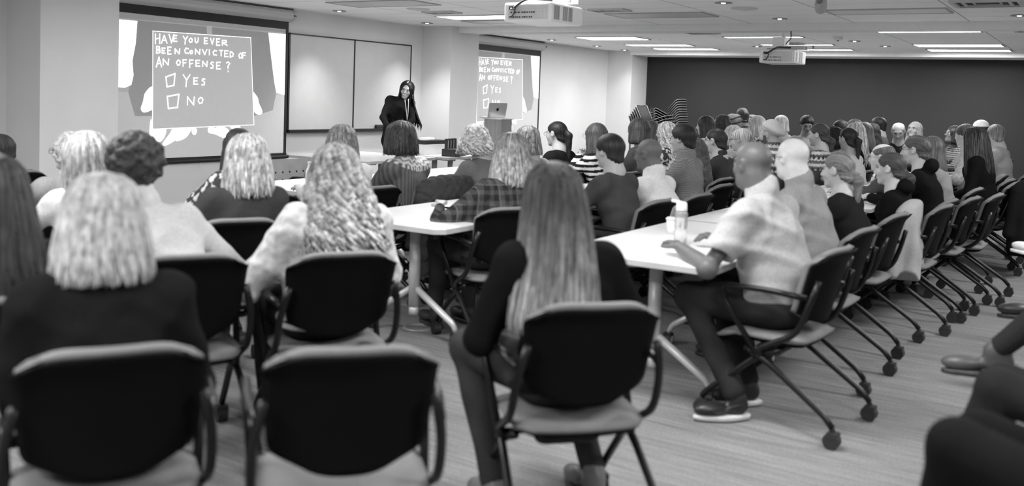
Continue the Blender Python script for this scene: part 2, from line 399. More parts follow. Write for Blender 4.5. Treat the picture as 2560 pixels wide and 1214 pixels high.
ARMS = {}
def person(px, py, d, heading, rel, label, p, joints=None, origin=None):
    """px, py: where the crown shows, d: its distance. heading: where the body faces (degrees left of +Y); rel: where the head looks,
    counted from straight away from the camera towards the left (90 = left profile, 180 = to the camera)"""
    P = dict(male=False, skin=.42, hair='shoulder', ht=.10, top=.1, pat=None, legs=.03, g=1., arms='table', lean=.10, v=None, pitch=.05, roll=0., shoes=.03)
    P.update(p)
    male = P['male']; crown = at(px, py, d) if origin is None else None
    v = P['v'] or min(max(.0018*d, .0065), .0125)
    hd = math.radians(heading)
    fwd = np.array([-math.sin(hd), math.cos(hd)])
    if joints is None:
        zt = crown[2]; az = math.degrees(math.atan2(-crown[0], crown[1])); yaw = math.radians(az+rel-heading)
        lean = P['lean']
        R = rotm(yaw, P['pitch'], P['roll'])
        hc = np.array([P.get('sx', 0.), lean, zt-.118-(.012 if P['hair'] not in ('bald', 'balding') else 0)])
        org = np.array([crown[0], crown[1]])-fwd*lean
        if P.get('chair'):
            cx_, cy_, cd_, ch_ = P['chair']; w_ = at(cx_, cy_, cd_); k_ = math.radians(ch_)
            org = np.array([w_[0]-math.sin(k_)*.33, w_[1]+math.cos(k_)*.33]); rg_ = np.array([math.cos(hd), math.sin(hd)]); dv = crown[:2]-org
            print('SEAT', label[:30], 'lean %.2f side %.2f' % (dv@fwd, dv@rg_))
            hc[1] = lean = float(np.clip(dv@fwd, .05, .32)); hc[0] = float(np.clip(dv@rg_, -.16, .16))
        g = P['g']
        sw = (.178 if male else .155)*(1+(g-1)*.6)
        nb = np.array([hc[0]*.8, lean-.042-.25*max(lean-.12, 0), zt-.268]); shz = zt-.350 if male else zt-.352
        if P.get('hunch'): shz += P['hunch']; nb[2] += P['hunch']*.7; nb[1] += .05
        J = dict(pel=(0, 0, .555), waist=(0, lean*.12-.01, .68), chest=(hc[0]*.5, lean*.55-.015, zt-.46), nb=nb,
                 shL=(nb[0]-sw, nb[1]-.012, shz), shR=(nb[0]+sw, nb[1]-.012, shz))
        for s, k in ((-1, 'L'), (1, 'R')):
            a = P['arms'] if isinstance(P['arms'], str) else P['arms'][0 if s < 0 else 1]
            if a == 'table': e = (s*(sw+.085), nb[1]+.13, max(.765, shz-.25)); w = (s*.11, nb[1]+.34, .785)
            elif a == 'lap': e = (s*(sw+.075), nb[1]+.02, shz-.275); w = (s*.09, nb[1]+.22, .66)
            elif a == 'wlap': e = (s*(sw+.14), nb[1]+.04, shz-.26); w = (s*.12, nb[1]+.27, .70)
            elif a == 'chin': e = (s*(sw+.02), nb[1]+.22, .79); w = (s*.05, hc[1]+.13, hc[2]-.21)
            elif a == 'wide': e = (s*(sw+.17), nb[1]+.08, shz-.24); w = (s*(sw+.02), nb[1]+.30, .785)
            elif a == 'up': e = (s*(sw+.12), nb[1]+.12, shz-.10); w = (s*.12, hc[1]+.10, hc[2]-.02)
            J['el'+k] = e; J['wr'+k] = w
            J['hip'+k] = (s*.095, 0., .545); kx = P.get('spread', .12)
            J['kn'+k] = (s*kx, .43, .535); J['an'+k] = (s*kx, .43+P.get('ft', .0), .11)
            if P.get('ank'):
                def loc_(px_, py_):
                    w_ = onz(px_, py_, 0); dv = w_[:2]-org; return np.array([dv@np.array([math.cos(hd), math.sin(hd)]), dv@fwd, .115])
                hl, to = loc_(*P['ank'][k][0]), loc_(*P['ank'][k][1]); J['an'+k] = hl; J['fd'+k] = (to-hl)+np.array([0, 0, P.get('heelup', 0.)])
                J['kn'+k] = (s*.15, .40, .54)
    else:
        J = joints; hc = np.asarray(J['hc'], float); R = rotm(math.radians(J['yaw']), P['pitch'], P['roll']); org = np.asarray(origin, float)[:2]
        g = P['g']
    for k in ('L', 'R'):
        a = np.asarray(J['wr'+k], float)-np.asarray(J['el'+k], float); a /= np.linalg.norm(a)
        J.setdefault('hf'+k, a); J.setdefault('hn'+k, (0, 0.1, -1))
    J = {k: (np.asarray(q, float) if not isinstance(q, (int, float)) else q) for k, q in J.items()}
    rt = empty('person', (org[0], org[1], 0), hd, label, 'person')
    nb = J['nb']; tn = P['skin']*(.85 if P['skin'] > .3 else 1)
    hands = [hand_parts(J['wrL'], J['hfL'], J['hnL'], 1 if J.get('thL', 1) > 0 else -1, P.get('curlh', .45)),
             hand_parts(J['wrR'], J['hfR'], J['hnR'], -1 if J.get('thR', 1) > 0 else 1, P.get('curlh', .45))]
    nr = .063 if male else .052; nr *= 1+(g-1)*.35
    def body(Q):
        h = (Q-hc)@R
        d_ = head_sdf(h, male, P.get('smile', False))
        if g > 1.12: d_ = smin(d_, ell(h, (0, .02, -.085), (.06, .05, .04)), .04)
        nk = rcone(Q, hc+R@np.array([0, -.028, -.050]), nb+np.array([0, -.005, .0]), nr, nr*1.12)
        d_ = smin(d_, nk, .022)
        d_ = smin(d_, rcone(Q, J['shL']*.6+J['shR']*.4, J['shR']*.6+J['shL']*.4, .045), .05)
        d_ = smin(d_, rcone(Q, nb-np.array([0, 0, .03]), J['pel'], .07, .09), .04)
        for k in ('L', 'R'):
            d_ = smin(d_, rcone(Q, J['sh'+k], J['el'+k], .042, .036), .03)
            d_ = smin(d_, rcone(Q, J['el'+k], J['wr'+k], .038*(1.1 if male else 1)*(1+(g-1)*.7), .025*(1+(g-1)*.6)), .01)
            d_ = smin(d_, rcone(Q, J['hip'+k], J['kn'+k], .065, .045), .03)
            d_ = smin(d_, rcone(Q, J['kn'+k], J['an'+k], .045, .032), .02)
        for hp in hands:
            e = None
            for a_, b_, r0, r1 in hp:
                c_ = rcone(Q, a_, b_, r0, r1); e = c_ if e is None else smin(e, c_, .004)
            d_ = smin(d_, e, .008)
        return d_
    allp = np.array([q for k, q in J.items() if isinstance(q, np.ndarray) and q.shape == (3,) and k[:2] not in ('hf', 'hn')])
    allp = np.vstack([allp, hc[None]])
    lo = allp.min(0)-.22; hi = allp.max(0)+.22; lo[2] = max(lo[2], -.02)
    Vb, Fb = nets(body, lo, hi, v)
    h = (Vb-hc)@R
    tone = head_tone(h, tn, male, P.get('lip', .7), P.get('smile', False), P.get('beard', 0))
    tone = np.where((np.abs(h).max(1) < .16), tone, tn)
    obj_pd('body', Vb, Fb, M_SKIN, rt, attrs={'tone': ('FLOAT', tone)})
    # ---- upper garment
    sh_ = P.get('sleeve', 1.); gr = P.get('loose', .0)
    cx = .150 if not male else .172; seed = (px*.37) % 6
    def shirt(Q):
        e = ercone(Q, J['pel']-np.array([0, 0, .03]), J['waist'], ((.172 if not male else .17)*g, (.125)*g*(1 if not male else 1.02)), ((.138 if not male else .155)*g, .108*g*1.02))
        e = smin(e, ercone(Q, J['waist'], J['chest'], ((.138 if not male else .155)*g, .108*g), (cx*(1+(g-1)*.8), .112*(1+(g-1)*.8))), .05)
        top = (J['shL']+J['shR'])/2
        e = smin(e, ercone(Q, J['chest'], top*1.-np.array([0, 0, .02]), (cx*(1+(g-1)*.8), .112*(1+(g-1)*.7)), (cx*.93, .078), ), .05)
        e = smin(e, rcone(Q, J['shL'], J['shR'], .055+(g-1)*.03), .05)
        e = smin(e, ercone(Q, nb+np.array([0, -.004, -.018]), top*.5+J['chest']*.5, (nr+.004, nr+.002), (.160, .082)), .05)
        if not male: e = smin(e, ell(Q, J['chest']+np.array([0, .065, .03]), (.125*g, .065*g, .075)), .04)
        for k in ('L', 'R'):
            e = smin(e, rcone(Q, J['sh'+k], J['el'+k], .058+(g-1)*.035+gr*.4, .047+(g-1)*.05+gr), .045)
            if sh_ >= 1: e = smin(e, rcone(Q, J['el'+k], J['wr'+k]-(J['wr'+k]-J['el'+k])*.04, .046+(g-1)*.04+gr, .036+gr*.8), .02)
        if sh_ < 1:
            for k in ('L', 'R'):
                ax = J['el'+k]-J['sh'+k]; L = np.linalg.norm(ax); ax = ax/L
                cutd = rcone(Q, J['sh'+k]+ax*(L*.62+.11), J['wr'+k], .11, .06)
                near = np.linalg.norm(Q-J['el'+k], axis=1)-.16
                e = np.where(near < .2, smax(e, -cutd, .01), e)
        if P.get('skirt'): e = smin(e, ell(Q, J['pel']+np.array([0, .05, -.02]), (.22*g, .24, .09)), .05)
        hm = P.get('hem', .50) if joints is None else J.get('hem', .5)
        e = smax(e, hm-Q[:, 2], .01)
        if P.get('hood'): e = smin(e, ell(Q, nb+np.array([0, -.075, .02]), (.10, .055, .06)), .03)
        if P.get('cowl'): e = smin(e, rcone(Q, nb+np.array([0, 0, -.03]), nb+np.array([0, 0, .015]), nr+.028), .02)
        if P.get('collar'): e = smin(e, ercone(Q, nb+np.array([0, -.004, -.01]), nb+np.array([0, -.004, .022]), (nr+.016, nr+.014), (nr+.011, nr+.010)), .008)
        fo = P.get('fold', .006)
        q_ = Q+.02*np.stack([wob(Q, 9., seed), wob(Q[:, [1, 2, 0]], 11., seed), wob(Q[:, [2, 0, 1]], 8., seed+2)], 1)
        rdg = (.5+.5*np.sin(q_[:, 0]*22+q_[:, 2]*38+q_[:, 1]*12+seed))**3; rd2 = (.5+.5*np.sin(-q_[:, 0]*34+q_[:, 2]*27+seed*2))**3
        e = e-fo*wob(Q*np.array([1, 1, .6]), 13., seed)-fo*1.1*rdg*np.clip(.5+wob(Q, 6., seed+1), 0, 1)-fo*.9*rd2*np.clip(.4+wob(Q, 7., seed+3), 0, 1)
        return smax(e, -rcone(Q, hc+R@np.array([0, -.028, -.05]), nb+np.array([0, 0, .012]), nr-.006, nr-.008), .004)
    lo2 = np.array([lo[0], lo[1], (P.get('hem', .5) if joints is None else J.get('hem', .5))-.03]); hi2 = hi.copy(); hi2[2] = nb[2]+.16
    ups = np.array([J[k] for k in ('shL', 'shR', 'elL', 'elR', 'wrL', 'wrR', 'nb', 'pel')]); lo2[:2] = ups.min(0)[:2]-.22*g; hi2[:2] = ups.max(0)[:2]+.22*g; hi2[2] = max(hi2[2], ups[:, 2].max()+.1)
    pat = P['pat']; v2 = v*1.15 if pat in (None, 'knit') else max(v*.85, .006)
    Vs, Fs = nets(shirt, lo2, hi2, v2)
    t0 = P['top']*(.88 if P['top'] > .4 else 1); x, y, z = Vs.T; th = np.arctan2(x, -(y-J['chest'][1])); ts = np.full(len(Vs), t0)
    if pat == 'stripes': ts = np.where(np.sin((z+.15*np.abs(x))*2*PI/.052) > 0, .75, .015)
    elif pat == 'finestripes': ts = np.where(np.sin(z*2*PI/.026) > 0, .22, .04)
    elif pat == 'plaid':
        a1 = np.sin(x*2*PI/.060); a2 = np.sin(z*2*PI/.060)
        ts = t0*(.7+.9*(a1 > .2)+.9*(a2 > .2)); ts = np.where((np.abs(np.sin(x*PI/.12)) < .05) | (np.abs(np.sin(z*PI/.12)) < .05), t0*4, ts)
    elif pat == 'floral':
        w_ = wob(Vs, 85., 2)+wob(Vs[:, [1, 2, 0]], 130., 5)*.6; ts = np.where(w_ > .12, .55, .05)
    elif pat == 'yoke':
        yz = J['shL'][2]-z-.35*np.abs(x)*0; rad = np.sqrt(x**2+(y-nb[1])**2); u = (nb[2]-z)+rad*.45
        zig = np.abs(((th*7/PI) % 1)-.5)*.05
        ts = t0*(1+.30*np.sin(th*46))
        ring = (u < .155) & (rad < .30)
        tb = np.where(np.abs(((u+zig) % .040)-.02) < .007, t0*1.6, .62)
        ts = np.where(ring, tb, ts); ts = np.where(ring & (u > .125), np.where(np.sin(th*34) > 0, .62, t0), ts)
    elif pat == 'fairisle':
        zz = z+.008*np.abs(((th*20/PI) % 1)-.5)*4*.5
        k_ = (zz*2*PI/.060); ts = np.where(np.sin(k_) > .1, .62, .14); ts = np.where((np.sin(zz*2*PI/.12) > .6) & (np.sin(th*30) > 0), .05, ts)
        ts = np.where(z < J['chest'][2]-.02, .06, ts)
    elif pat == 'hearther': ts = t0*(1+.25*wob(Vs, 120., 1))
    elif pat == 'ribs': ts = t0*(1+.25*np.sin((z+.3*np.abs(x))*2*PI/.018))
    elif pat == 'shawl':
        rr_ = np.sqrt(x**2+(z-.6)**2); ts = np.where(np.abs(((rr_) % .075)-.037) < .009, .03, t0*(1+.3*wob(Vs, 150., 1)))
    obj_pd(P.get('topname', 'shirt'), Vs, Fs, M_KNIT if (pat in ('knit', 'yoke', 'ribs', 'hearther', 'fairisle') or P.get('knit')) else M_CLOTH, rt, attrs={'tone': ('FLOAT', ts)})
    # ---- trousers and shoes
    if not P.get('nolegs'):
        def trs(Q):
            e = ell(Q, J['pel']+np.array([0, 0, -.02]), (.165*g, .125*g, .105))
            for k in ('L', 'R'):
                e = smin(e, rcone(Q, J['hip'+k], J['kn'+k], .088*(1+(g-1)*.8), .066*(1+(g-1)*.5)), .03)
                e = smin(e, rcone(Q, J['kn'+k], J['an'+k]+(J['kn'+k]-J['an'+k])*.05, .066, .056 if P.get('wide') else .046), .02)
            return e-.004*wob(Q, 22., seed)
        lo3 = np.minimum(np.minimum(J['anL'], J['anR']), np.minimum(J['hipL'], np.minimum(J['knL'], J['knR'])))-.2; hi3 = np.maximum(np.maximum(J['knL'], J['knR']), np.maximum(J['hipR'], J['pel']))+.2; hi3 = np.maximum(hi3, np.maximum(J['anL'], J['anR'])+.12)
        Vt, Ft = nets(trs, lo3, hi3, v*1.3)
        tt = np.full(len(Vt), P['legs'])*(1+.25*wob(Vt, 30., 3)*P.get('denim', 0))
        obj_pd('trousers', Vt, Ft, M_CLOTH, rt, attrs={'tone': ('FLOAT', tt)})
        for k in ('L', 'R'):
            an = J['an'+k]; fd = J.get('fd'+k, np.array([0, 1., 0.])); fd = fd/np.linalg.norm(fd)
            up = J.get('fu'+k, np.array([0, 0, 1.])); up = up-fd*(up@fd); up /= np.linalg.norm(up); sd = np.cross(fd, up)
            Rm = np.stack([sd, fd, up], 1); c0 = an-up*.045; shin = (J['kn'+k]-an)/np.linalg.norm(J['kn'+k]-an)
            def shoe(Q):
                q = (Q-c0)@Rm
                e = ell(q, (0, .125, -.015), (.046, .085, .034)); e = smin(e, ell(q, (0, -.005, .0), (.037, .055, .052)), .03)
                e = smax(e, -.05-q[:, 2], .006)
                e = smin(e, rcone(Q, an-shin*.01, an+shin*(.11 if P.get('boots') else .02), .041, .043), .02)
                return e
            def sole(Q):
                q = (Q-c0)@Rm; e = (np.sqrt((q[:, 0]/(.044+.006*np.sin((q[:, 1]+.06)*14)))**2+((q[:, 1]-.068)/.145)**2)-1)*.04
                return smax(e, np.abs(q[:, 2]+.052)-.013, .006)
            b0 = c0-.25; b1 = c0+.25
            vv = min(v, .008)
            Vq, Fq = nets(shoe, b0, b1, vv)
            s1 = obj_pd('shoe', Vq, Fq, M_LEATHER, rt, attrs={'tone': ('FLOAT', np.full(len(Vq), P['shoes']))})
            Vq, Fq = nets(sole, b0, b1, vv)
            if P.get('swoosh'):
                bm = bmesh.new(); ss = -1 if k == 'L' else 1; lw = []
                for u, w_, hw in ((.135, -.012, .001), (.115, -.020, .006), (.09, -.020, .008), (.06, -.010, .007), (.03, .004, .005), (.00, .016, .003), (-.02, .024, .001)):
                    def sp(zz):
                        lo_, hi_ = 0., .08
                        for _ in range(18):
                            md = (lo_+hi_)/2; q = c0+Rm@np.array([ss*md, u, zz])
                            if shoe(q[None])[0] < 0: lo_ = md
                            else: hi_ = md
                        return c0+Rm@np.array([ss*(lo_+.002), u, zz])
                    lw.append((sp(w_-hw), sp(w_+hw)))
                vv_ = [(bm.verts.new(a_), bm.verts.new(b_)) for a_, b_ in lw]
                for a_, b_ in zip(vv_, vv_[1:]): bm.faces.new((a_[0], a_[1], b_[1], b_[0]))
                bmesh.ops.solidify(bm, geom=bm.faces[:], thickness=.0015)
                obj('side_stripe', bm, mat('stripe_grey', .16, .5), s1)
            obj_pd('sole', Vq, Fq, M_LEATHER, s1, attrs={'tone': ('FLOAT', np.full(len(Vq), P.get('sole', .03)))})
    # ---- hair, hat, glasses
    if P['hair'] != 'bald':
        hp = dict(P); hp['seed'] = seed
        st = STY.get(P['hair']); zl = min(-.16, (st[0] if st else -.1)-.05, -P.get('tail', 0)-.05)
        def hr(Q): return hair_sdf((Q-hc)@R, P['hair'], hp)
        ext = np.array([[a_, b_, c_] for a_ in (-.23, .23) for b_ in (-.25, .14) for c_ in (zl, .19)])@R.T+hc
        Vh, Fh = nets(hr, ext.min(0), ext.max(0), v*.9)
        q = (Vh-hc)@R; dx = q[:, 0]; dy = q[:, 1]+.012; n_ = np.sqrt(dx*dx+dy*dy)+1e-5
        HD = np.stack([dx/n_*.9, dy/n_*.9, q[:, 2]*.8], 1) if not P.get('curl') else q*1.3
        if P['hair'] in ('ponytail', 'bun') or P.get('tight'): HD = np.stack([np.arctan2(q[:, 0], q[:, 2]+.05)*.9, q[:, 1]*.8, q[:, 2]*.5], 1)
        P['ht'] = P['ht']*(.80 if P['ht'] > .2 else 1); ht = np.full(len(Vh), P['ht'])
        if P.get('roots') is not None: ht = ht*(1-P['roots']*np.clip((q[:, 2]+.02)/.12, 0, 1))
        if P.get('tips') is not None: ht = ht+(P['tips']-ht)*np.clip((-q[:, 2]-.02)/P.get('tipl', .22), 0, 1)
        nl = P.get('locks', 0)
        if nl and st:
            V2, F2, T2, H2 = locks(P['hair'], hp, nl, P.get('lr', .0085), R, hc, int(px) % 997)
            q2 = (V2-hc)@R; t2 = np.full(len(V2), P['ht'])
            if P.get('roots') is not None: t2 = t2*(1-P['roots']*np.clip((q2[:, 2]+.02)/.12, 0, 1))
            if P.get('tips') is not None: t2 = t2+(P['tips']-t2)*np.clip((-q2[:, 2]-.02)/P.get('tipl', .22), 0, 1)
            Fh = np.concatenate([Fh, F2+len(Vh)]); Vh = np.concatenate([Vh, V2]); ht = np.concatenate([ht*.85, t2*T2]); HD = np.concatenate([HD, H2])
        obj_pd('hair', Vh, Fh, M_CURL if P.get('curl') else M_HAIR, rt, attrs={'tone': ('FLOAT', ht), 'hdir': ('FLOAT_VECTOR', HD)})
    if P.get('beret'):
        def bt(Q):
            q = (Q-hc)@R; q = q-np.array([0, 0, .0]); t = math.radians(-28)
            yy = q[:, 1]*math.cos(t)-(q[:, 2]-.05)*math.sin(t); zz = q[:, 1]*math.sin(t)+(q[:, 2]-.05)*math.cos(t)
            qq = np.stack([q[:, 0], yy, zz], 1)
            e = ell(qq, (0, -.035, .035), (.108, .128, .050)); e = smin(e, ercone(qq, (0, -.012, .000), (0, -.015, .02), (.084, .100), (.088, .104)), .012)
            return smax(e, -ell(qq, (0, -.01, -.03), (.085, .10, .05)), .004)-.0015*wob(Q, 190., 2)
        Vq, Fq = nets(bt, hc-.22, hc+.22, min(v, .009))
        o_ = obj_pd('beret', Vq, Fq, M_KNIT, rt, attrs={'tone': ('FLOAT', np.full(len(Vq), .50))}); o_['label'] = 'pale knitted beret'
    if P.get('cap'):
        def ct(Q):
            q = (Q-hc)@R; return smax(ell(q, (0, -.012, .034), (.094, .112, .096)), -.0+.025-q[:, 2], .006)
        Vq, Fq = nets(ct, hc-.2, hc+.2, v)
        obj_pd('cap', Vq, Fq, M_KNIT, rt, attrs={'tone': ('FLOAT', np.full(len(Vq), P['cap']))})
    if P.get('glasses'):
        bm = bmesh.new(); up = P['glasses'] == 'up'; zo = .075 if up else 0; yo = -.03 if up else 0
        gw = .0013 if d > 7 else .0016
        for s in (-1, 1):
            ring = [hc+R@np.array([s*(.033+.022*math.cos(a)), .103+yo-.05*abs(.02*math.cos(a)), -.001+zo+.017*math.sin(a)]) for a in [2*PI*i/14 for i in range(14)]]
            tube(bm, ring, gw, 5, closed=True)
            tube(bm, [hc+R@np.array(q_) for q_ in ((s*.055, .100+yo, .004+zo), (s*.080, .05+yo, .006+zo), (s*.084, -.01+yo, .004+zo))], gw, 5)
        tube(bm, [hc+R@np.array(q_) for q_ in ((-.011, .105+yo, .002+zo), (0, .112+yo, .005+zo), (.011, .105+yo, .002+zo))], gw, 5)
        obj('glasses', bm, mat('spectacle_frame', .02, .3), rt, True)
    return rt, J, hc, R
# ------------------------------------------------------------------ setting
CEIL = 2.487; XW = -8.82; XC = -8.27; YD = 18.19
def st(name, bm, m, **k):
    o = obj(name, bm, m, **k); o['kind'] = 'structure'; return o
M_WALL = mat('wall_paint', .66, .75, noise=.02, nscale=3, bump=.04, bscale=220)
M_DARK = mat('charcoal_wall_paint', .017, .7, noise=.05, nscale=3, bump=.05, bscale=240)
M_TRIM = mat('baseboard_rubber', .05, .6)
# carpet: fine streaks along X over broader loom variation
def carpet():
    m, nt, b = newmat('carpet'); b.inputs['Roughness'].default_value = .95; b.inputs['Specular IOR Level'].default_value = .1
    tc = nt.nodes.new('ShaderNodeTexCoord'); out = []
    for sc, amp in (((1.3, 55, 1), .20), ((4, 170, 1), .26), ((.5, 8, 1), .08), ((110, 110, 1), .24)):
        mp = nt.nodes.new('ShaderNodeMapping'); mp.inputs['Scale'].default_value = sc
        n = nt.nodes.new('ShaderNodeTexNoise'); n.inputs['Scale'].default_value = 1; n.inputs['Detail'].default_value = 3
        link(nt, tc.outputs['Object'], mp.inputs['Vector']); link(nt, mp.outputs[0], n.inputs['Vector'])
        r = nt.nodes.new('ShaderNodeMapRange'); r.inputs['From Min'].default_value = .3; r.inputs['From Max'].default_value = .7
        r.inputs['To Min'].default_value = 1-amp; r.inputs['To Max'].default_value = 1+amp; link(nt, n.outputs['Fac'], r.inputs['Value']); out.append(r.outputs[0])
    cur = None
    for o in out:
        mu = nt.nodes.new('ShaderNodeMath'); mu.operation = 'MULTIPLY'; link(nt, o, mu.inputs[0])
        if cur is None: mu.inputs[1].default_value = .205
        else: link(nt, cur, mu.inputs[1])
        cur = mu.outputs[0]
    link(nt, cur, b.inputs['Base Color'])
    bp = nt.nodes.new('ShaderNodeBump'); bp.inputs['Strength'].default_value = .5; bp.inputs['Distance'].default_value = .006
    link(nt, out[1], bp.inputs['Height']); link(nt, bp.outputs[0], b.inputs['Normal'])
    return m
def ceiling_mat():
    m, nt, b = newmat('ceiling_tile'); b.inputs['Roughness'].default_value = .9
    tc = nt.nodes.new('ShaderNodeTexCoord'); sx = nt.nodes.new('ShaderNodeSeparateXYZ'); link(nt, tc.outputs['Object'], sx.inputs[0])
    def line(sock, off, per, w):
        a = nt.nodes.new('ShaderNodeMath'); a.operation = 'SUBTRACT'; link(nt, sock, a.inputs[0]); a.inputs[1].default_value = off
        p = nt.nodes.new('ShaderNodeMath'); p.operation = 'PINGPONG'; link(nt, a.outputs[0], p.inputs[0]); p.inputs[1].default_value = per/2
        l = nt.nodes.new('ShaderNodeMath'); l.operation = 'LESS_THAN'; link(nt, p.outputs[0], l.inputs[0]); l.inputs[1].default_value = w
        return l.outputs[0]
    l1 = line(sx.outputs['X'], -1.38, 1.22, .007); l2 = line(sx.outputs['Y'], 9.9, .51, .0045)
    mx = nt.nodes.new('ShaderNodeMath'); mx.operation = 'MAXIMUM'; link(nt, l1, mx.inputs[0]); link(nt, l2, mx.inputs[1])
    n = nt.nodes.new('ShaderNodeTexNoise'); n.inputs['Scale'].default_value = 120; link(nt, tc.outputs['Object'], n.inputs['Vector'])
    r = nt.nodes.new('ShaderNodeMapRange'); r.inputs['To Min'].default_value = .90; r.inputs['To Max'].default_value = .96; link(nt, n.outputs['Fac'], r.inputs['Value'])
    mix = nt.nodes.new('ShaderNodeMix'); link(nt, mx.outputs[0], mix.inputs[0]); link(nt, r.outputs[0], mix.inputs[2]); mix.inputs[3].default_value = .42
    link(nt, mix.outputs[0], b.inputs['Base Color']); return m
M_CEIL = ceiling_mat()
st('floor', B(-9.2, 3.2, -2.0, YD+.2, -.08, 0), carpet())
st('ceiling', B(-9.2, 3.2, -2.0, YD+.2, CEIL, CEIL+.08), M_CEIL)
st('wall_front', B(XW-.15, XW, -2.0, YD, 0, CEIL), M_WALL)
st('wall_far', B(-9.2, 3.2, YD, YD+.15, 0, CEIL), M_DARK)
st('wall_rear', B(3.0, 3.15, -2, YD, 0, CEIL), M_WALL)
st('wall_near', B(-9.2, 3.2, -2.15, -2.0, 0, CEIL), M_WALL)
for i, (y0, y1) in enumerate(((4.946, 5.75), (11.255, 11.968), (17.45, YD))):
    st('wall_column', B(XW, XC, y0, y1, 0, CEIL), M_WALL)
    st('baseboard_column', B(XC, XC+.012, y0, y1, 0, .1), M_TRIM)
st('wall_beam', B(XC, 3.0, 11.43, 11.78, 2.40, CEIL), mat('beam_paint', .80, .8, noise=.02))
st('wall_beam', B(XC, 3.0, 5.02, 5.37, 2.40, CEIL), mat('beam_paint', .80, .8))
st('wall_soffit', B(XC, 3.0, 17.35, YD, 2.40, CEIL), mat('beam_paint', .80, .8))
st('wall_partition', B(-.80, 3.0, 13.2, 13.35, 0, CEIL), M_WALL)
for a, b_ in ((-2, 4.946), (5.75, 11.255), (11.968, 17.45)):
    st('baseboard_front', B(XW, XW+.012, a, b_, 0, .1), M_TRIM)
st('baseboard_far', B(XC, 3, YD-.012, YD, 0, .1), M_TRIM)

# ------------------------------------------------------------------ ceiling fittings
M_WHITE = mat('white_metal', .72, .4, noise=.02)
M_LENS = mat('prismatic_lens', .55, .35, noise=.12, nscale=60, bump=.6, bscale=45)
M_LENSW = mat('prismatic_lens_pale', .85, .35, noise=.05, nscale=60, bump=.4, bscale=45)
M_LIT = mat('lit_diffuser', .9, .4, emit=5.)
def troffer(x0, x1, y0, y1, lit, label, pale=False):
    t = empty('ceiling_light', ((x0+x1)/2, (y0+y1)/2, CEIL), 0, label, 'ceiling light', 'lit ceiling troffers' if lit else 'unlit ceiling troffers')
    hx, hy = (x1-x0)/2, (y1-y0)/2
    bm = bmesh.new()
    for a in ((-hx-.02, hx+.02, -hy-.02, -hy), (-hx-.02, hx+.02, hy, hy+.02), (-hx-.02, -hx, -hy, hy), (hx, hx+.02, -hy, hy)): box(bm, *a, -.012, .0)
    obj('frame', bm, mat('fixture_frame', .45 if not lit else .4, .4), t)
    obj('diffuser', B(-hx, hx, -hy, hy, -.009, -.001), M_LIT if lit else (M_LENSW if pale else M_LENS), t)
    if lit:
        L = bpy.data.lights.new('troffer_or_fill_lamp', 'AREA'); L.shape = 'RECTANGLE'; L.size = x1-x0; L.size_y = y1-y0; L.energy = LIT_W
        o = bpy.data.objects.new('troffer_or_fill_lamp', L); C.objects.link(o); o.location = ((x0+x1)/2, (y0+y1)/2, CEIL-.02)
LIT_W = 8
for k, (a, b_, c_, d_) in enumerate(((-7.45, -6.41, 13.55, 14.14), (-7.44, -6.29, 15.36, 15.78), (-7.41, -6.24, 16.5, 16.9))):
    troffer(a, b_, c_, d_, True, 'bright rectangular troffer left of the beam projector, ' + ('nearest', 'middle', 'farthest')[k] + ' of its file above the second screen')
for k, (c_, d_) in enumerate(((13.55, 13.75), (15.3, 15.5), (16.6, 16.85))):
    troffer(-4.95, -3.82, c_, d_, True, 'bright rectangular troffer behind the far ceiling projector, ' + ('nearest', 'middle', 'farthest')[k] + ' of that file')
for k, (c_, d_) in enumerate(((12.36, 12.9), (15.3, 15.8), (16.55, 17.05))):
    troffer(-2.6, -1.42, c_, d_, True, 'bright rectangular troffer at the right above the charcoal wall, ' + ('nearest', 'middle', 'farthest')[k] + ' of three')
troffer(-7.62, -6.43, 7.97, 8.49, False, 'unlit textured troffer above the whiteboard')
troffer(-7.42, -6.3, 9.75, 10.2, True, 'pale glowing troffer left of the near projector')
troffer(-7.5, -6.3, 10.45, 10.8, False, 'unlit grey troffer close to the beam, left of the near projector')
troffer(-5.03, -3.88, 9.86, 10.38, False, 'unlit textured troffer right of the near projector')
troffer(-2.54, -1.42, 9.9, 10.36, False, 'unlit troffer with slanted louvres beside the dome camera', pale=True)
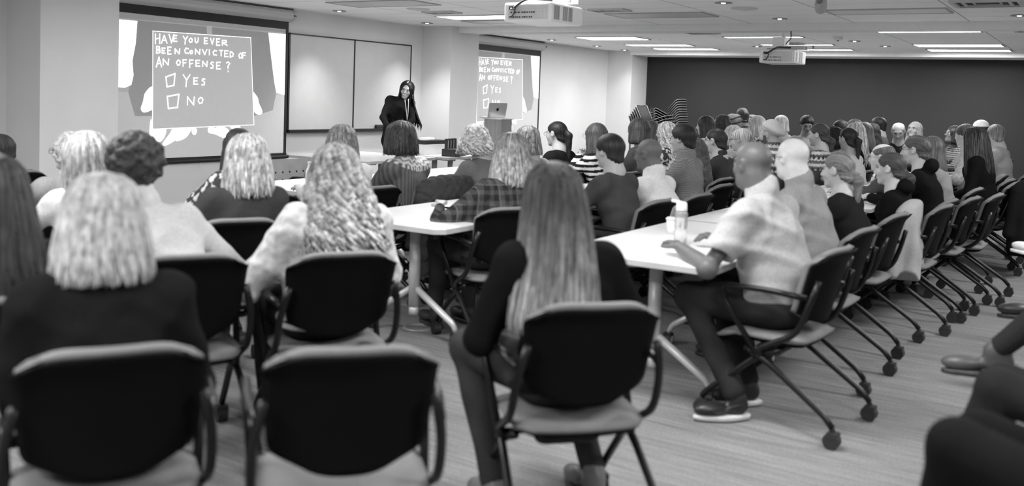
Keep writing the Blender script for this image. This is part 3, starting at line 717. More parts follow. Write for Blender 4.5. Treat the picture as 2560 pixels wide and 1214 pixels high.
# unseen fill lamps, added out of frame without fixtures to brighten the room
for k, (x, y) in enumerate(((-4.4, 2.2), (-4.4, .2), (-1.9, .2), (-1.9, 3.4), (.6, 2.2), (.6, 5.8), (.6, 8.8), (-4.4, 6.6), (-6.3, 2.9), (-6.3, 5.6))):
    L = bpy.data.lights.new('troffer_or_fill_lamp', 'AREA'); L.shape = 'RECTANGLE'; L.size = 1.15; L.size_y = .5; L.energy = 24 if x > -6 else 8
    o = bpy.data.objects.new('troffer_or_fill_lamp', L); C.objects.link(o); o.location = (x, y, CEIL-.03)
def downlight(x, y, label, lit=True, r=.085, energy=16, spot=1.6):
    t = empty('downlight', (x, y, CEIL), 0, label, 'downlight', 'recessed ceiling downlights')
    bm = bmesh.new(); lathe(bm, [(r, -.004), (r*.98, -.010), (r*.72, -.010), (r*.70, -.002)], n=28, cap=False); obj('trim_ring', bm, mat('downlight_trim', .30, .3, metal=.3), t, True)
    bm = bmesh.new(); lathe(bm, [(r*.71, -.004), (r*.30, -.0055)], n=24); obj('reflector', bm, mat('downlight_reflector', .22, .2, metal=.8), t, True)
    bm = bmesh.new(); lathe(bm, [(r*.28, -.006), (r*.2, -.012)], n=16); obj('lamp', bm, M_LIT if lit else M_WHITE, t, True)
    if energy:
        L = bpy.data.lights.new('downlight_lamp', 'SPOT'); L.energy = energy; L.spot_size = spot; L.spot_blend = 1.; L.shadow_soft_size = .04
        o = bpy.data.objects.new('downlight_lamp', L); C.objects.link(o); o.location = (x, y, CEIL-.02)
WW = 34
wy = [2.6, 3.8, 7.2, 8.89, 10.70, 12.5, 14.2, 15.9, 17.1]
for k, y in enumerate(wy):
    nm = {7.2: 'above the first projection screen', 8.89: 'above the whiteboard, left one', 10.70: 'above the corner right of the whiteboard', 12.5: 'above the second screen, left one', 14.2: 'above the second screen, right one', 15.9: 'beside the far left corner, nearer one', 17.1: 'in the far left corner'}.get(y)
    if nm is None:
        L = bpy.data.lights.new('downlight_lamp', 'SPOT'); L.energy = WW*.35; L.spot_size = 1.5; L.spot_blend = 1.; L.shadow_soft_size = .04
        o = bpy.data.objects.new('downlight_lamp', L); C.objects.link(o); o.location = (-7.7, y, CEIL-.02); continue
    downlight(-8.30 if y < 11 else -8.28, y, 'small round recessed downlight ' + nm, energy={7.2: 0, 8.89: WW*1.25, 10.70: WW*1.25}.get(y, 0 if 12 < y < 15 else WW*.3))
for k, (x, y, nm) in enumerate(((-3.3, 8.99, 'at the top edge right of the near projector'), (-3.28, 10.79, 'right of the pale disc speaker, close to the beam'), (-.85, 10.81, 'at the right picture edge near the air vent'),
        (-5.8, 12.2, 'just behind the beam above the second screen'), (-3.3, 14.6, 'right of the far projector, nearer one'), (-3.1, 15.8, 'right of the far projector, farther one'), (-5.2, 15.9, 'left of the far projector'), (-1.9, 8.4, 'hidden above the dome camera'))):
    downlight(x, y, 'small round recessed downlight ' + nm, energy=12)
def disc(x, y, lab):
    bm = bmesh.new(); lathe(bm, [(.14, 0), (.14, -.006), (.125, -.012), (.02, -.02), (.012, -.03)], n=32)
    o = obj('ceiling_speaker', bm, mat('speaker_disc', .60, .6), None, True); o.location = (x, y, CEIL); tag(o, lab, 'speaker', 'round ceiling speakers')
disc(-7.04, 8.89, 'pale round disc speaker above the whiteboard'); disc(-3.28, 9.56, 'pale round disc speaker between two downlights')
disc(-5.4, 12.35, 'pale round disc speaker behind the beam'); disc(-2.1, 12.1, 'pale round disc speaker over the nearest right troffer')
def vent(x0, x1, y0, y1, lab):
    t = empty('air_vent', ((x0+x1)/2, (y0+y1)/2, CEIL), 0, lab, 'air vent', 'ceiling air vents'); hx, hy = (x1-x0)/2, (y1-y0)/2
    bm = bmesh.new()
    for k in range(3):
        q = 1-k*.30; a, b_ = hx*q, hy*q
        for r in ((-a, a, -b_, -b_*.86), (-a, a, b_*.86, b_), (-a, -a*.86, -b_*.86, b_*.86), (a*.86, a, -b_*.86, b_*.86)): box(bm, *r, -.022+.006*k, .0)
    obj('louvre_frame', bm, mat('vent_metal', .55, .4), t)
    obj('dark_throat', B(-hx*.94, hx*.94, -hy*.94, hy*.94, -.006, -.002), mat('vent_throat', .04, .8), t)
vent(-1.3, -.72, 9.25, 9.78, 'square louvred air vent at the top right of the ceiling')
vent(-4.98, -4.55, 9.30, 9.55, 'small dark slotted air vent right of the near projector')
vent(-5.2, -4.75, 12.5, 12.9, 'dark air vent behind the beam, right of the first left troffer')
vent(-4.6, -4.2, 14.8, 15.3, 'dark air vent left of the far projector')
vent(-1.05, -.5, 12.35, 12.85, 'dark air vent at the right edge behind the beam')
vent(-7.2, -6.75, 9.15, 9.4, 'narrow dark air vent behind the near projector')
def sprinkler(x, y, lab):
    t = empty('sprinkler', (x, y, CEIL), 0, lab, 'sprinkler', 'ceiling sprinklers'); bm = bmesh.new()
    lathe(bm, [(.03, 0), (.028, -.006), (.008, -.008), (.008, -.03), (.014, -.034), (.014, -.038)], n=14); obj('head', bm, mat('sprinkler_metal', .05, .3, metal=.6), t, True)
sprinkler(-5.75, 12.3, 'tiny black sprinkler head behind the beam'); sprinkler(-4.25, 15.9, 'tiny black sprinkler head left of the far projector'); sprinkler(-.95, 12.0, 'tiny black sprinkler head at the right edge')
# dome camera and smoke detector
p = at(2052, 12, 8.2); t = empty('dome_camera', (p[0], p[1], CEIL), 0, 'grey pan-tilt camera hanging from the ceiling at the top edge', 'security camera')
bm = bmesh.new(); lathe(bm, [(.05, 0), (.05, -.03), (.03, -.04)], n=24); obj('mount', bm, M_WHITE, t, True)
bm = bmesh.new(); lathe(bm, [(.028, -.04), (.046, -.06), (.054, -.11), (.050, -.15), (.036, -.175), (.012, -.185)], n=28); obj('shell', bm, mat('camera_grey', .38, .35), t, True)
bm = bmesh.new(); cyl(bm, (.0, -.045, -.075), (.0, -.062, -.085), .026, .022, 20); obj('lens', bm, mat('lens_ring', .2, .2), t, True)
p = onz(2095, 92, CEIL); t = empty('smoke_detector', (p[0], p[1], CEIL), 0, 'small white smoke detector right of the far projector', 'smoke detector')
bm = bmesh.new(); lathe(bm, [(.07, 0), (.068, -.03), (.05, -.045), (.02, -.05)], n=24); obj('housing', bm, M_WHITE, t, True)
bm = bmesh.new(); lathe(bm, [(.018, -.05), (.016, -.062)], n=14); obj('sensor', bm, mat('sensor_dark', .1, .4), t, True)

# ------------------------------------------------------------------ projectors
def projector(cx, cy, z0, w, dp, hh, label):
    t = empty('projector', (cx, cy, CEIL), 0, label, 'projector'); zt = z0+hh-CEIL; zb = z0-CEIL
    M_P = mat('projector_white', .86, .35, noise=.02)
    obj('housing', B(-w/2, w/2, -dp/2, dp/2, zb, zt), M_P, t, bevel=.018, seg=3)
    y = -dp/2-.001
    pp = obj('port_panel', B(-w/2+.045, w/2-.03, y-.002, y+.003, zb+.018, zt-.022), mat('panel_pale', .62, .4), t)
    mk = mat('port_black', .03, .4)
    rs = random.Random(4)
    for r_, z in enumerate((zb+.035, zb+.072)):
        x = -w/2+.07
        while x < w/2-.16:
            ww = rs.choice((.008, .012, .018)); obj('port', B(x, x+ww, y-.006, y, z-.006, z+.005), mk, pp); x += ww+rs.uniform(.006, .016)
    obj('socket', B(-w/2+.055, -w/2+.095, y-.007, y, zt-.055, zt-.03), mk, pp)
    bm = bmesh.new()
    for k in range(9): cyl(bm, (w/2-.12+.03*(k % 3), y-.005, zb+.04+.022*(k//3)), (w/2-.12+.03*(k % 3), y, zb+.04+.022*(k//3)), .008, n=12)
    obj('keypad', bm, mat('button_white', .7, .4), pp)
    bm = bmesh.new()
    for (a, b_) in ((-dp/2+.04, -dp/2+.13), (-dp/2+.18, -dp/2+.26), (-dp/2+.27, -dp/2+.34)):
        n = 18
        for i in range(n):
            z = zb+.02+i*(hh-.04)/n
            for j in range(3):
                q = a+(b_-a)*j/3; box(bm, w/2-.001, w/2+.002, q+.003, q+(b_-a)/3-.004, z, z+(hh-.04)/n*.5)
    obj('exhaust_grille', bm, mat('grille_shadow', .10, .6), t)
    bm = bmesh.new(); lathe(bm, [(.05, 0), (.048, -.02)], n=24)
    bmesh.ops.rotate(bm, verts=bm.verts, cent=(0, 0, 0), matrix=Matrix.Rotation(PI/2, 3, 'Y')); bmesh.ops.translate(bm, verts=bm.verts, vec=(-w/2+.012, .05, (zb+zt)/2))
    obj('lens', bm, mat('projector_lens', .04, .1), t, True)
    bm = bmesh.new()
    box(bm, -w*.40, w*.10, -.09, .09, zt+.012, zt+.028); box(bm, -.10, .28, -.07, -.06, zt+.01, zt+.05); box(bm, -.10, .28, .06, .07, zt+.01, zt+.05)
    obj('bracket', bm, mat('bracket_grey', .50, .4), t)
    obj('ceiling_box', B(-w*.25, w*.10, -.10, .10, zt+.028, zt+.028+min(.13, .8*(-zt))), M_P, t, bevel=.006)
    bm = bmesh.new(); cyl(bm, (0, 0, zt+.02), (0, 0, 0), .025, n=16); obj('pole', bm, M_P, t, True)
    bm = bmesh.new(); lathe(bm, [(.09, 0), (.09, -.015)], n=20); obj('ceiling_plate', bm, mat('plate_black', .03, .5), t, True)
    bm = bmesh.new()
    tube(bm, fillet([(-w/2+.10, y-.01, zt-.045), (-w/2+.15, y-.03, zt-.02), (-w/2+.20, y-.02, zt+.012), (0, y+.04, zt+.03), (.12, -.05, zt+.03)], .05, 5), .010, 8)
    tube(bm, fillet([(-w/2+.075, y-.01, zt-.042), (-w/2+.09, y-.035, zt-.06), (-w/2+.13, y-.03, zt-.05), (-w/2+.10, y-.012, zb+.05), (-w/2+.06, y-.015, zb+.035)], .03, 4), .005, 6)
    tube(bm, fillet([(.02, -.03, zt+.03), (.06, -.05, zt+.10), (.10, -.03, zt+.14), (.08, 0, 0)], .04, 4), .007, 6)
    obj('cable', bm, mk, t, True)
projector(-3.93, 6.60, 2.085, .44, .52, .150, 'white ceiling projector nearest the camera with ports and side grilles')
projector(-3.45, 11.55, 2.0, .43, .50, .165, 'white ceiling projector hanging before the charcoal wall')

# ------------------------------------------------------------------ projection screens with the slide
M_SB = mat('screen_black', .012, .55); M_CASE = mat('screen_case', .55, .45, noise=.02)
def scr_mat(name, tone, e): return mat(name, tone, .9, noise=.015, nscale=20, emit=e, spec=.1)
M_FAB = scr_mat('screen_fabric', .46, .02); M_SLIDE = scr_mat('slide_grey', .40, .05); M_BOARD = scr_mat('slide_board', .38, .08)
M_SL_W = scr_mat('slide_white', .9, .40); M_BODY = scr_mat('slide_torso', .32, .03); M_LOW = scr_mat('slide_pale', .48, .06)
def P1(x, y): w = onx(x/2.759, y/2.759, -8.8); return (w[1], w[2])
GLY = {'H': [[(0, 0), (0, 1)], [(1, 0), (1, 1)], [(0, .5), (1, .45)]], 'A': [[(0, 1), (.5, 0), (1, 1)], [(.2, .65), (.8, .62)]], 'V': [[(0, 0), (.5, 1), (1, 0)]],
 'E': [[(1, 0), (0, 0), (0, 1), (1, 1)], [(0, .5), (.8, .48)]], 'Y': [[(0, 0), (.5, .45)], [(1, 0), (.5, .45), (.4, 1)]], 'O': [[(.5, 0), (.1, .25), (0, .6), (.3, 1), (.8, .9), (1, .4), (.8, .1), (.5, 0)]],
 'U': [[(0, 0), (.05, .8), (.4, 1), (.85, .8), (1, 0)]], 'R': [[(0, 1), (0, 0), (.8, .05), (.85, .4), (0, .5), (1, 1)]], 'B': [[(0, 0), (0, 1), (.8, .9), (.9, .65), (.1, .5), (.8, .35), (.7, .05), (0, 0)]],
 'N': [[(0, 1), (0, 0), (.9, 1), (1, 0)]], 'C': [[(1, .1), (.4, 0), (0, .4), (.2, .9), (1, 1)]], 'I': [[(.5, 0), (.5, 1)]], 'T': [[(0, 0), (1, .02)], [(.5, 0), (.5, 1)]], 'D': [[(0, 0), (0, 1), (.8, .8), (1, .4), (.5, .05), (0, 0)]],
 'F': [[(1, 0), (0, 0), (.05, 1)], [(0, .5), (.85, .45)]], 'S': [[(1, .1), (.5, 0), (.1, .25), (.9, .6), (.8, .95), (0, 1)]], '?': [[(0, .1), (.5, 0), (1, .15), (.5, .45), (.5, .68)], [(.5, .92), (.55, 1)]]}
TXT = [('HAVE', [(1070, 235, 1100, 300), (1112, 245, 1150, 297), (1165, 238, 1198, 295), (1197, 245, 1218, 285)]), ('YOU', [(1262, 250, 1292, 305), (1303, 264, 1325, 292), (1344, 262, 1366, 294)]),
 ('EVER', [(1408, 263, 1430, 300), (1450, 265, 1474, 303), (1492, 268, 1514, 312), (1532, 278, 1565, 312)]),
 ('BEEN', [(1078, 320, 1105, 366), (1117, 332, 1137, 366), (1156, 325, 1178, 372), (1206, 337, 1238, 370)]),
 ('CONVICTED', [(1272, 332, 1298, 368), (1308, 348, 1326, 370), (1346, 340, 1378, 372), (1395, 342, 1425, 376), (1436, 342, 1448, 378), (1468, 348, 1492, 380), (1512, 347, 1535, 385), (1548, 350, 1572, 390), (1586, 357, 1608, 394)]),
 ('OF', [(1646, 367, 1667, 400), (1671, 364, 1692, 402)]), ('AN', [(1076, 395, 1113, 462), (1124, 407, 1162, 447)]),
 ('OFFENSE?', [(1216, 415, 1242, 449), (1260, 412, 1284, 456), (1305, 414, 1330, 465), (1350, 416, 1376, 456), (1396, 422, 1428, 458), (1450, 427, 1470, 470), (1493, 430, 1518, 475), (1560, 427, 1582, 494)]),
 ('YES', [(1262, 515, 1308, 597), (1336, 537, 1362, 580), (1390, 542, 1411, 585)]), ('NO', [(1291, 668, 1338, 722), (1366, 672, 1398, 712)])]
def ribbon(bm, pts, w, x, dx):
    """flat brush stroke on the screen plane"""
    for a, b_ in zip(pts, pts[1:]):
        a = Vector(a); b_ = Vector(b_); t = (b_-a)
        if t.length < 1e-5: continue
        t.normalize(); n = Vector((-t.y, t.x))*w/2; a2 = a-t*w*.4; b2 = b_+t*w*.4
        prism(bm, [a2-n, b2-n, b2+n, a2+n], lambda p: (x, p[0], p[1]), (dx, 0, 0))
def blob(pts, n=6):
    """closed Catmull-Rom outline"""
    out = []; m = len(pts)
    for i in range(m):
        p0, p1, p2, p3 = [Vector(pts[(i+k-1) % m]) for k in range(4)]
        for j in range(n):
            t = j/n; out.append(.5*((2*p1)+(p2-p0)*t+(2*p0-5*p1+4*p2-p3)*t*t+(3*p1-p0-3*p2+p3)*t**3))
    return out
def screen(y0, y1, dy, dz, label, knob):
    t = empty('projection_screen', (XW+.1, (y0+y1)/2, 0), 0, label, 'projection screen'); X0 = XW+.1; yc = (y0+y1)/2
    loc = lambda p: (p[1]-yc, )
    x = -8.80-X0                                            # screen plane in local coordinates
    def yy(v): return v+dy-yc
    zt, zb = 2.315+dz*.2, .66+dz*.2
    ztb = 2.20
    obj('fabric', B(x-.004, x, y0-yc+.05, y1-yc-.045, zb, 2.24), M_FAB, t)
    obj('top_border', B(x-.004, x+.002, y0-yc, y1-yc, 2.225, 2.33), M_SB, t)
    obj('side_border', B(x-.004, x+.002, y1-yc-.047, y1-yc, zb, 2.225), M_SB, t)
    obj('side_border', B(x-.004, x+.002, y0-yc, y0-yc+.047, zb, 2.225), M_SB, t)
    bm = bmesh.new(); cyl(bm, (x, y0-yc-.02, zb-.035), (x, y1-yc+.035, zb-.035), .022, n=14); box(bm, x-.012, x+.012, y0-yc, y1-yc, zb-.04, zb+.012)
    obj('bottom_bar', bm, M_SB, t, False)
    # case: an octagonal housing with rounded end cap
    prof = [(-.10, .0), (-.03, .0), (.055, .045), (.075, .075), (.075, .115), (.045, .150), (-.03, .165), (-.10, .165)]
    bm = bmesh.new(); prism(bm, prof, lambda p: (p[0]+x+.02, y0-yc-.02, 2.315+p[1]*.98), (0, y1-y0+.02, 0)); cs = obj('case', bm, M_CASE, t)
    bm = bmesh.new()
    prism(bm, prof, lambda p: (p[0]+x+.02, y1-yc+.001, 2.315+p[1]*.98), (0, .07, 0)); bmesh.ops.bevel(bm, geom=[e for e in bm.edges], offset=.008, segments=2, affect='EDGES', clamp_overlap=True)
    ec = obj('end_cap', bm, M_CASE, cs)
    obj('badge', B(x+.093, x+.098, y1-yc-.01, y1-yc+.035, 2.385, 2.402), mat('badge_dark', .03, .4), cs)
    obj('top_slot', B(x-.05, x+.05, y0-yc, y1-yc+.03, 2.47, 2.486), mat('slot_shadow', .10, .7), cs)
    bm = bmesh.new(); tube(bm, [(x, .0, zb-.055), (x+.004, .0, zb-.11)], .004, 6); obj('pull_loop', bm, M_WHITE, t)
    # slide content, thin layers lying on the fabric
    def Q(px, py): a = P1(px, py); return (yy(a[0]), a[1]+dz)
    lay = lambda name, pts, m, k: obj(name, (lambda b: (prism(b, pts, lambda p: (x+.0006*k, p[0], p[1]), (.0006, 0, 0)), b)[1])(bmesh.new()), m, t)
    clampy = lambda pts: [(min(max(p[0], y0-yc+.05), y1-yc-.047), p[1]) for p in pts]
    lay('slide', clampy([Q(700, 110), Q(1990, 228), Q(1960, 1048), Q(690, 1150)]), M_SLIDE, 1)
    lay('slide_lower_part', clampy([Q(700, 620), Q(930, 640), Q(1040, 800), Q(1745, 800), Q(1880, 650), Q(1990, 650), Q(1960, 1048), Q(690, 1150)]), M_LOW, 2)
    lay('pictured_shirt', [Q(945, 140), Q(1850, 225), Q(1905, 640), Q(1880, 760), Q(1745, 800), Q(1050, 800), Q(930, 800), Q(885, 640), Q(918, 400)], M_BODY, 3)
    lay('white_strip', clampy([Q(700, 122), Q(947, 145), Q(935, 300), Q(912, 420), Q(920, 520), Q(905, 585), Q(860, 605), Q(700, 590)]), M_SL_W, 4)
    lay('white_strip', clampy([Q(1850, 225), Q(1990, 238), Q(1990, 655), Q(1905, 640), Q(1890, 560), Q(1870, 400)]), M_SL_W, 4)
    lay('pictured_thumb', blob([Q(1050, 600), Q(1000, 640), Q(985, 700), Q(970, 750), Q(990, 775), Q(1030, 765), Q(1050, 740)]), M_SL_W, 4)
    lay('pictured_thumb', blob([Q(1735, 630), Q(1775, 670), Q(1785, 710), Q(1808, 765), Q(1795, 790), Q(1760, 780), Q(1742, 740)]), M_SL_W, 4)
    b0 = [Q(1053, 214), Q(1728, 260), Q(1750, 860), Q(1050, 890)]
    for pts in ([(1040, 820), (1060, 890), (1110, 880), (1145, 890), (1135, 940), (1100, 978), (1050, 960), (1030, 920)], [(1120, 990), (1170, 920), (1200, 870), (1240, 862), (1255, 880), (1240, 940), (1180, 985), (1140, 1003)],
                [(1210, 970), (1240, 920), (1270, 868), (1305, 868), (1318, 890), (1290, 940), (1250, 965)], [(1322, 885), (1345, 880), (1358, 900), (1345, 930), (1325, 920)],
                [(1435, 885), (1470, 878), (1520, 900), (1560, 940), (1540, 950), (1480, 925), (1440, 915)], [(1490, 870), (1530, 868), (1580, 900), (1600, 950), (1560, 955), (1510, 905)], [(1580, 858), (1620, 852), (1660, 880), (1650, 910), (1600, 890)]):
        lay('pictured_finger', blob([Q(*p_) for p_ in pts]), M_SL_W, 4)
    lay('pictured_board', b0, M_BOARD, 5)
    bm = bmesh.new(); ribbon(bm, b0+[b0[0]], .008, x+.0042, .0006); obj('board_outline', bm, M_SL_W, t)
    lay('pictured_collar', [Q(1425, 180), Q(1460, 182), Q(1462, 236), Q(1425, 234)], M_LOW, 4)
    rs = random.Random(3)
    for word, bx in TXT:
        for ch, (a, b_, c_, d_) in zip(word, bx):
            bm = bmesh.new()
            for stv in GLY[ch]: ribbon(bm, [Q(a+(c_-a)*u, b_+(d_-b_)*v_) for u, v_ in stv], .0135, x+.0042+.0001*rs.random(), .0008)
            obj('slide_letter', bm, M_SL_W, t)
    for q in ([(1143, 530), (1205, 508), (1198, 588), (1150, 598), (1143, 530)], [(1152, 665), (1232, 650), (1222, 740), (1160, 748), (1152, 665)]):
        bm = bmesh.new(); ribbon(bm, [Q(*p_) for p_ in q], .015, x+.0042, .0008); obj('tick_box', bm, M_SL_W, t)
    return t
screen(5.86, 8.515, 0., 0., 'large pull-down projection screen at left showing the question slide with outstretched hands', 0)
screen(12.07, 14.727, 6.192, .05, 'farther pull-down projection screen behind the lectern repeating the question slide', 0)

# ------------------------------------------------------------------ whiteboard
wb = empty('whiteboard', (XW, 9.76, 0), 0, 'wide two-panel whiteboard with thin black frame on the front wall', 'whiteboard')
M_WB = mat('whiteboard_surface', .52, .22, noise=.02)
obj('panel', B(.002, .02, -1.215, -.02, .95, 2.17), M_WB, wb); obj('panel', B(.002, .02, -.005, 1.215, .95, 2.17), M_WB, wb)
M_BF = mat('black_frame', .015, .4)
bm = bmesh.new()
for a in ((-1.235, -1.21, .935, 2.187), (1.21, 1.226, .935, 2.187), (-.022, -.002, .935, 2.187), (-1.235, 1.226, 2.170, 2.187)): box(bm, .0, .028, a[0], a[1], a[2], a[3])
obj('frame', bm, M_BF, wb)
obj('tray', B(0, .075, -1.235, 1.226, .925, .965), M_BF, wb, bevel=.006)
p = onx(950, 313, XW+.06)
o = obj('whiteboard_eraser', B(-.018, .022, -.085, .085, 0, .05), mat('eraser_felt', .03, .9), bevel=.01); o.location = (XW+.05, p[1], .967); tag(o, 'black felt eraser lying on the whiteboard tray', 'eraser')
o = obj('cable_raceway', B(XW, XW+.05, 8.365, 8.465, 0, .59), mat('raceway_grey', .33, .5), bevel=.004); tag(o, 'grey cable cover running down the wall beneath the first screen', 'cable cover')

# ------------------------------------------------------------------ tables
M_TOP = mat('table_laminate', .74, .35, noise=.01); M_EDGE = mat('table_edge', .42, .4); M_LEG = mat('table_leg_silver', .62, .35, metal=.2, noise=.02)
M_BLK = mat('black_plastic', .022, .42, noise=.05); M_RUB = mat('caster_rubber', .02, .6); M_HUB = mat('caster_hub', .7, .4)
def caster(parent, x, y, r=.038, hub=False, h=None):
    c = B(x-.012, x+.012, y-.014, y+.014, r*1.2, r*2.3) if False else bmesh.new()
    cyl(c, (x-.022, y, r), (x+.022, y, r), r, n=24); cyl(c, (x, y, r*1.3), (x, y, r*2.5), .012, n=8); box(c, x-.024, x+.024, y-r*.8, y+r*.5, r*1.35, r*2.05)
    o = obj('caster', c, M_RUB, parent)
    if hub:
        c = bmesh.new(); cyl(c, (x-.0265, y, r), (x+.0265, y, r), r*.6, n=16); obj('hub', c, M_HUB, o)
    return o
def table(x0, x1, y0, y1, label, z=.735, legs=True, group=None):
    cx, cy = (x0+x1)/2, (y0+y1)/2; hx, hy = (x1-x0)/2, (y1-y0)/2
    t = empty('training_table', (cx, cy, 0), 0, label, 'table', group)
    ch = .10
    poly = [(-hx+ch*.35, -hy), (hx-ch*.5, -hy), (hx, -hy+ch*.5), (hx, hy-ch*.5), (hx-ch*.5, hy), (-hx+ch*.35, hy), (-hx, hy-ch*.35), (-hx, -hy+ch*.35)]
    bm = bmesh.new(); prism(bm, poly, lambda p: (p[0], p[1], z-.004), (0, 0, .004)); obj('tabletop', bm, M_TOP, t)
    bm = bmesh.new(); prism(bm, [(a*1.003, b_*1.002) for a, b_ in poly], lambda p: (p[0], p[1], z-.030), (0, 0, .027)); obj('edge_band', bm, M_EDGE, t)
    for s in ((-1, 1) if legs else ()):
        yl = s*(hy-.32); bm = bmesh.new(); cyl(bm, (0, yl, .19), (0, yl, z-.06), .034, n=20); cyl(bm, (0, yl, .14), (0, yl, .19), .030, n=16)
        lg = obj('leg', bm, M_LEG, t, True)
        bm = bmesh.new(); box(bm, -hx*.72, hx*.72, yl-.035, yl+.035, z-.062, z-.030); obj('bracket', bm, M_LEG, lg, bevel=.006)
        for sx in (-1, 1):
            bm = bmesh.new(); tube(bm, fillet([(sx*.02, yl, .30), (sx*(hx-.12), yl, .12), (sx*(hx-.10), yl, .075)], .05, 4), .021, 10, rend=.016); f = obj('foot', bm, M_LEG, lg, True)
            caster(lg, sx*(hx-.10), yl, .036, True)
    return t
NM = ['nearest', 'second', 'third', 'fourth']
table(-3.97, -3.12, 4.20, 5.80, 'white flip-top table in the centre carrying papers and a pen')
for k in range(3): table(-3.97, -3.12, 5.86+1.66*k, 7.46+1.66*k, 'white flip-top table in the middle row, ' + NM[k+1] + ' behind the one with papers')
table(-2.33, -1.50, 4.11, 5.71, 'white flip-top table at right under the large bald man\'s folded arms')
for k in range(4): table(-2.33, -1.50, 5.77+1.66*k, 7.37+1.66*k, 'white flip-top table in the right row, ' + NM[k % 4] + ' beyond the sports bottle table')
for k in range(3): table(-5.75, -4.95, 5.0+1.66*k, 6.6+1.66*k, 'white flip-top table in the front row of listeners, ' + NM[k] + ' of its line')
table(-7.90, -6.70, 7.66, 8.92, 'wide white presenter table before the whiteboard')
table(-7.45, -6.62, 8.98, 9.95, 'white table carrying the radio charger beside the lectern')
# a folded table, its top tipped upright
t = empty('folded_table', (-7.4, 7.15, 0), 0, 'grey folded table tipped upright left of the presenter table', 'table')
obj('upright_top', B(-.012, .012, -.25, .48, .22, .735), mat('folded_grey', .34, .5), t)
bm = bmesh.new()
for k in range(5):
    for j in range(2): cyl(bm, (.012, -.14+.1*k, .60-.08*j), (.016, -.14+.1*k, .60-.08*j), .010, n=10)
obj('screw_hole', bm, M_BLK, t)
for s in (-1, 1):
    bm = bmesh.new(); tube(bm, [(0, s*.2+.1, .05), (0, s*.2+.1, .40)], .02, 10); lg = obj('leg', bm, M_LEG, t)
    caster(lg, 0, s*.2+.1)
# lectern with laptop
t = empty('lectern', (-6.67, 10.05, 0), 0, 'light wood lectern with a laptop, before the second screen', 'lectern')
def wood(name, tone):
    m, nt, b = newmat(name); b.inputs['Roughness'].default_value = .4
    tc = nt.nodes.new('ShaderNodeTexCoord'); mp = nt.nodes.new('ShaderNodeMapping'); mp.inputs['Scale'].default_value = (60, 60, 2)
    n = nt.nodes.new('ShaderNodeTexNoise'); n.inputs['Scale'].default_value = 1; n.inputs['Detail'].default_value = 5
    link(nt, tc.outputs['Object'], mp.inputs[0]); link(nt, mp.outputs[0], n.inputs['Vector'])
    r = nt.nodes.new('ShaderNodeMapRange'); r.inputs['From Min'].default_value = .3; r.inputs['From Max'].default_value = .7; r.inputs['To Min'].default_value = tone*.8; r.inputs['To Max'].default_value = tone*1.15
    link(nt, n.outputs['Fac'], r.inputs['Value']); link(nt, r.outputs[0], b.inputs['Base Color']); return m
M_WD = wood('lectern_veneer', .30)
obj('upper_cabinet', B(-.14, .12, -.02, .24, .87, 1.185), M_WD, t, bevel=.003)
obj('lower_cabinet', B(-.18, .14, -.04, .30, .0, .865), M_WD, t, bevel=.003)
obj('reading_shelf', B(-.18, .13, -.03, .26, 1.185, 1.20), mat('shelf_pale', .62, .4), t)
obj('ledge', B(-.19, .15, -.05, .31, .862, .872), mat('shelf_pale', .62, .4), t)
t = empty('laptop', (-6.76, 10.14, 1.2), math.radians(66), 'open silver laptop on the lectern, its lid towards the audience', 'laptop')
obj('base', B(-.155, .155, -.11, .11, 0, .014), mat('aluminium', .62, .3, metal=.5, noise=.01), t, bevel=.003)
bm = B(-.155, .155, -.006, 0, 0, .215); bmesh.ops.rotate(bm, verts=bm.verts, cent=(0, 0, 0), matrix=Matrix.Rotation(.22, 3, 'X')); bmesh.ops.translate(bm, verts=bm.verts, vec=(0, -.11, .014))
lid = obj('lid', bm, mat('aluminium', .62, .3), t, bevel=.002)
t.scale = (.88, .88, .88)
bm = bmesh.new()
ap = [(0, .018), (.010, .024), (.020, .016), (.016, .004), (.021, -.008), (.010, -.022), (0, -.018), (-.010, -.022), (-.021, -.006), (-.020, .012), (-.010, .024)]
prism(bm, ap, lambda p: (p[0], -.0075, .115+p[1]), (0, -.0012, 0)); prism(bm, [(.002, .028), (.010, .038), (.006, .028)], lambda p: (p[0], -.0075, .115+p[1]), (0, -.0012, 0))
bmesh.ops.rotate(bm, verts=bm.verts, cent=(0, 0, 0), matrix=Matrix.Rotation(.22, 3, 'X')); bmesh.ops.translate(bm, verts=bm.verts, vec=(0, -.11, .014))
obj('fruit_emblem', bm, mat('mirror_emblem', .05, .15, metal=.8), lid)
# radio charger with four handsets, and boxes
t = empty('charger_dock', (-6.78, 9.32, .735), math.radians(20), 'black multi-bay charger dock on the table left of the curly grey-haired woman', 'charger')
obj('dock', B(-.09, .09, -.16, .20, 0, .09), M_BLK, t, bevel=.006)
obj('front_lip', B(.09, .13, -.15, .19, 0, .045), M_BLK, t, bevel=.004)
for k in range(4):
    r = empty('handheld_radio', (-6.80-.02*k, 9.22+.085*k, .825), math.radians(20), ['first', 'second', 'third', 'fourth'][k]+' from the left of four black radios upright in the charger dock', 'radio', 'radios in the charger')
    obj('body', B(-.018, .018, -.026, .026, -.03, .12), M_BLK, r, bevel=.008, seg=3)
    obj('side_clip', B(.018, .026, -.006, .006, .0, .10), mat('clip_silver', .5, .3, metal=.6), r)
o = obj('black_case', B(-.15, .15, -.22, .22, 0, .05), M_BLK, bevel=.008); o.location = (-7.2, 9.35, .86); tag(o, 'flat black case lying on the white carton behind the radios', 'case')
o = obj('white_carton', B(-.16, .16, -.24, .24, 0, .125), mat('carton_white', .8, .6), bevel=.004); o.location = (-7.2, 9.35, .735); tag(o, 'low white carton on the table behind the radios', 'box')
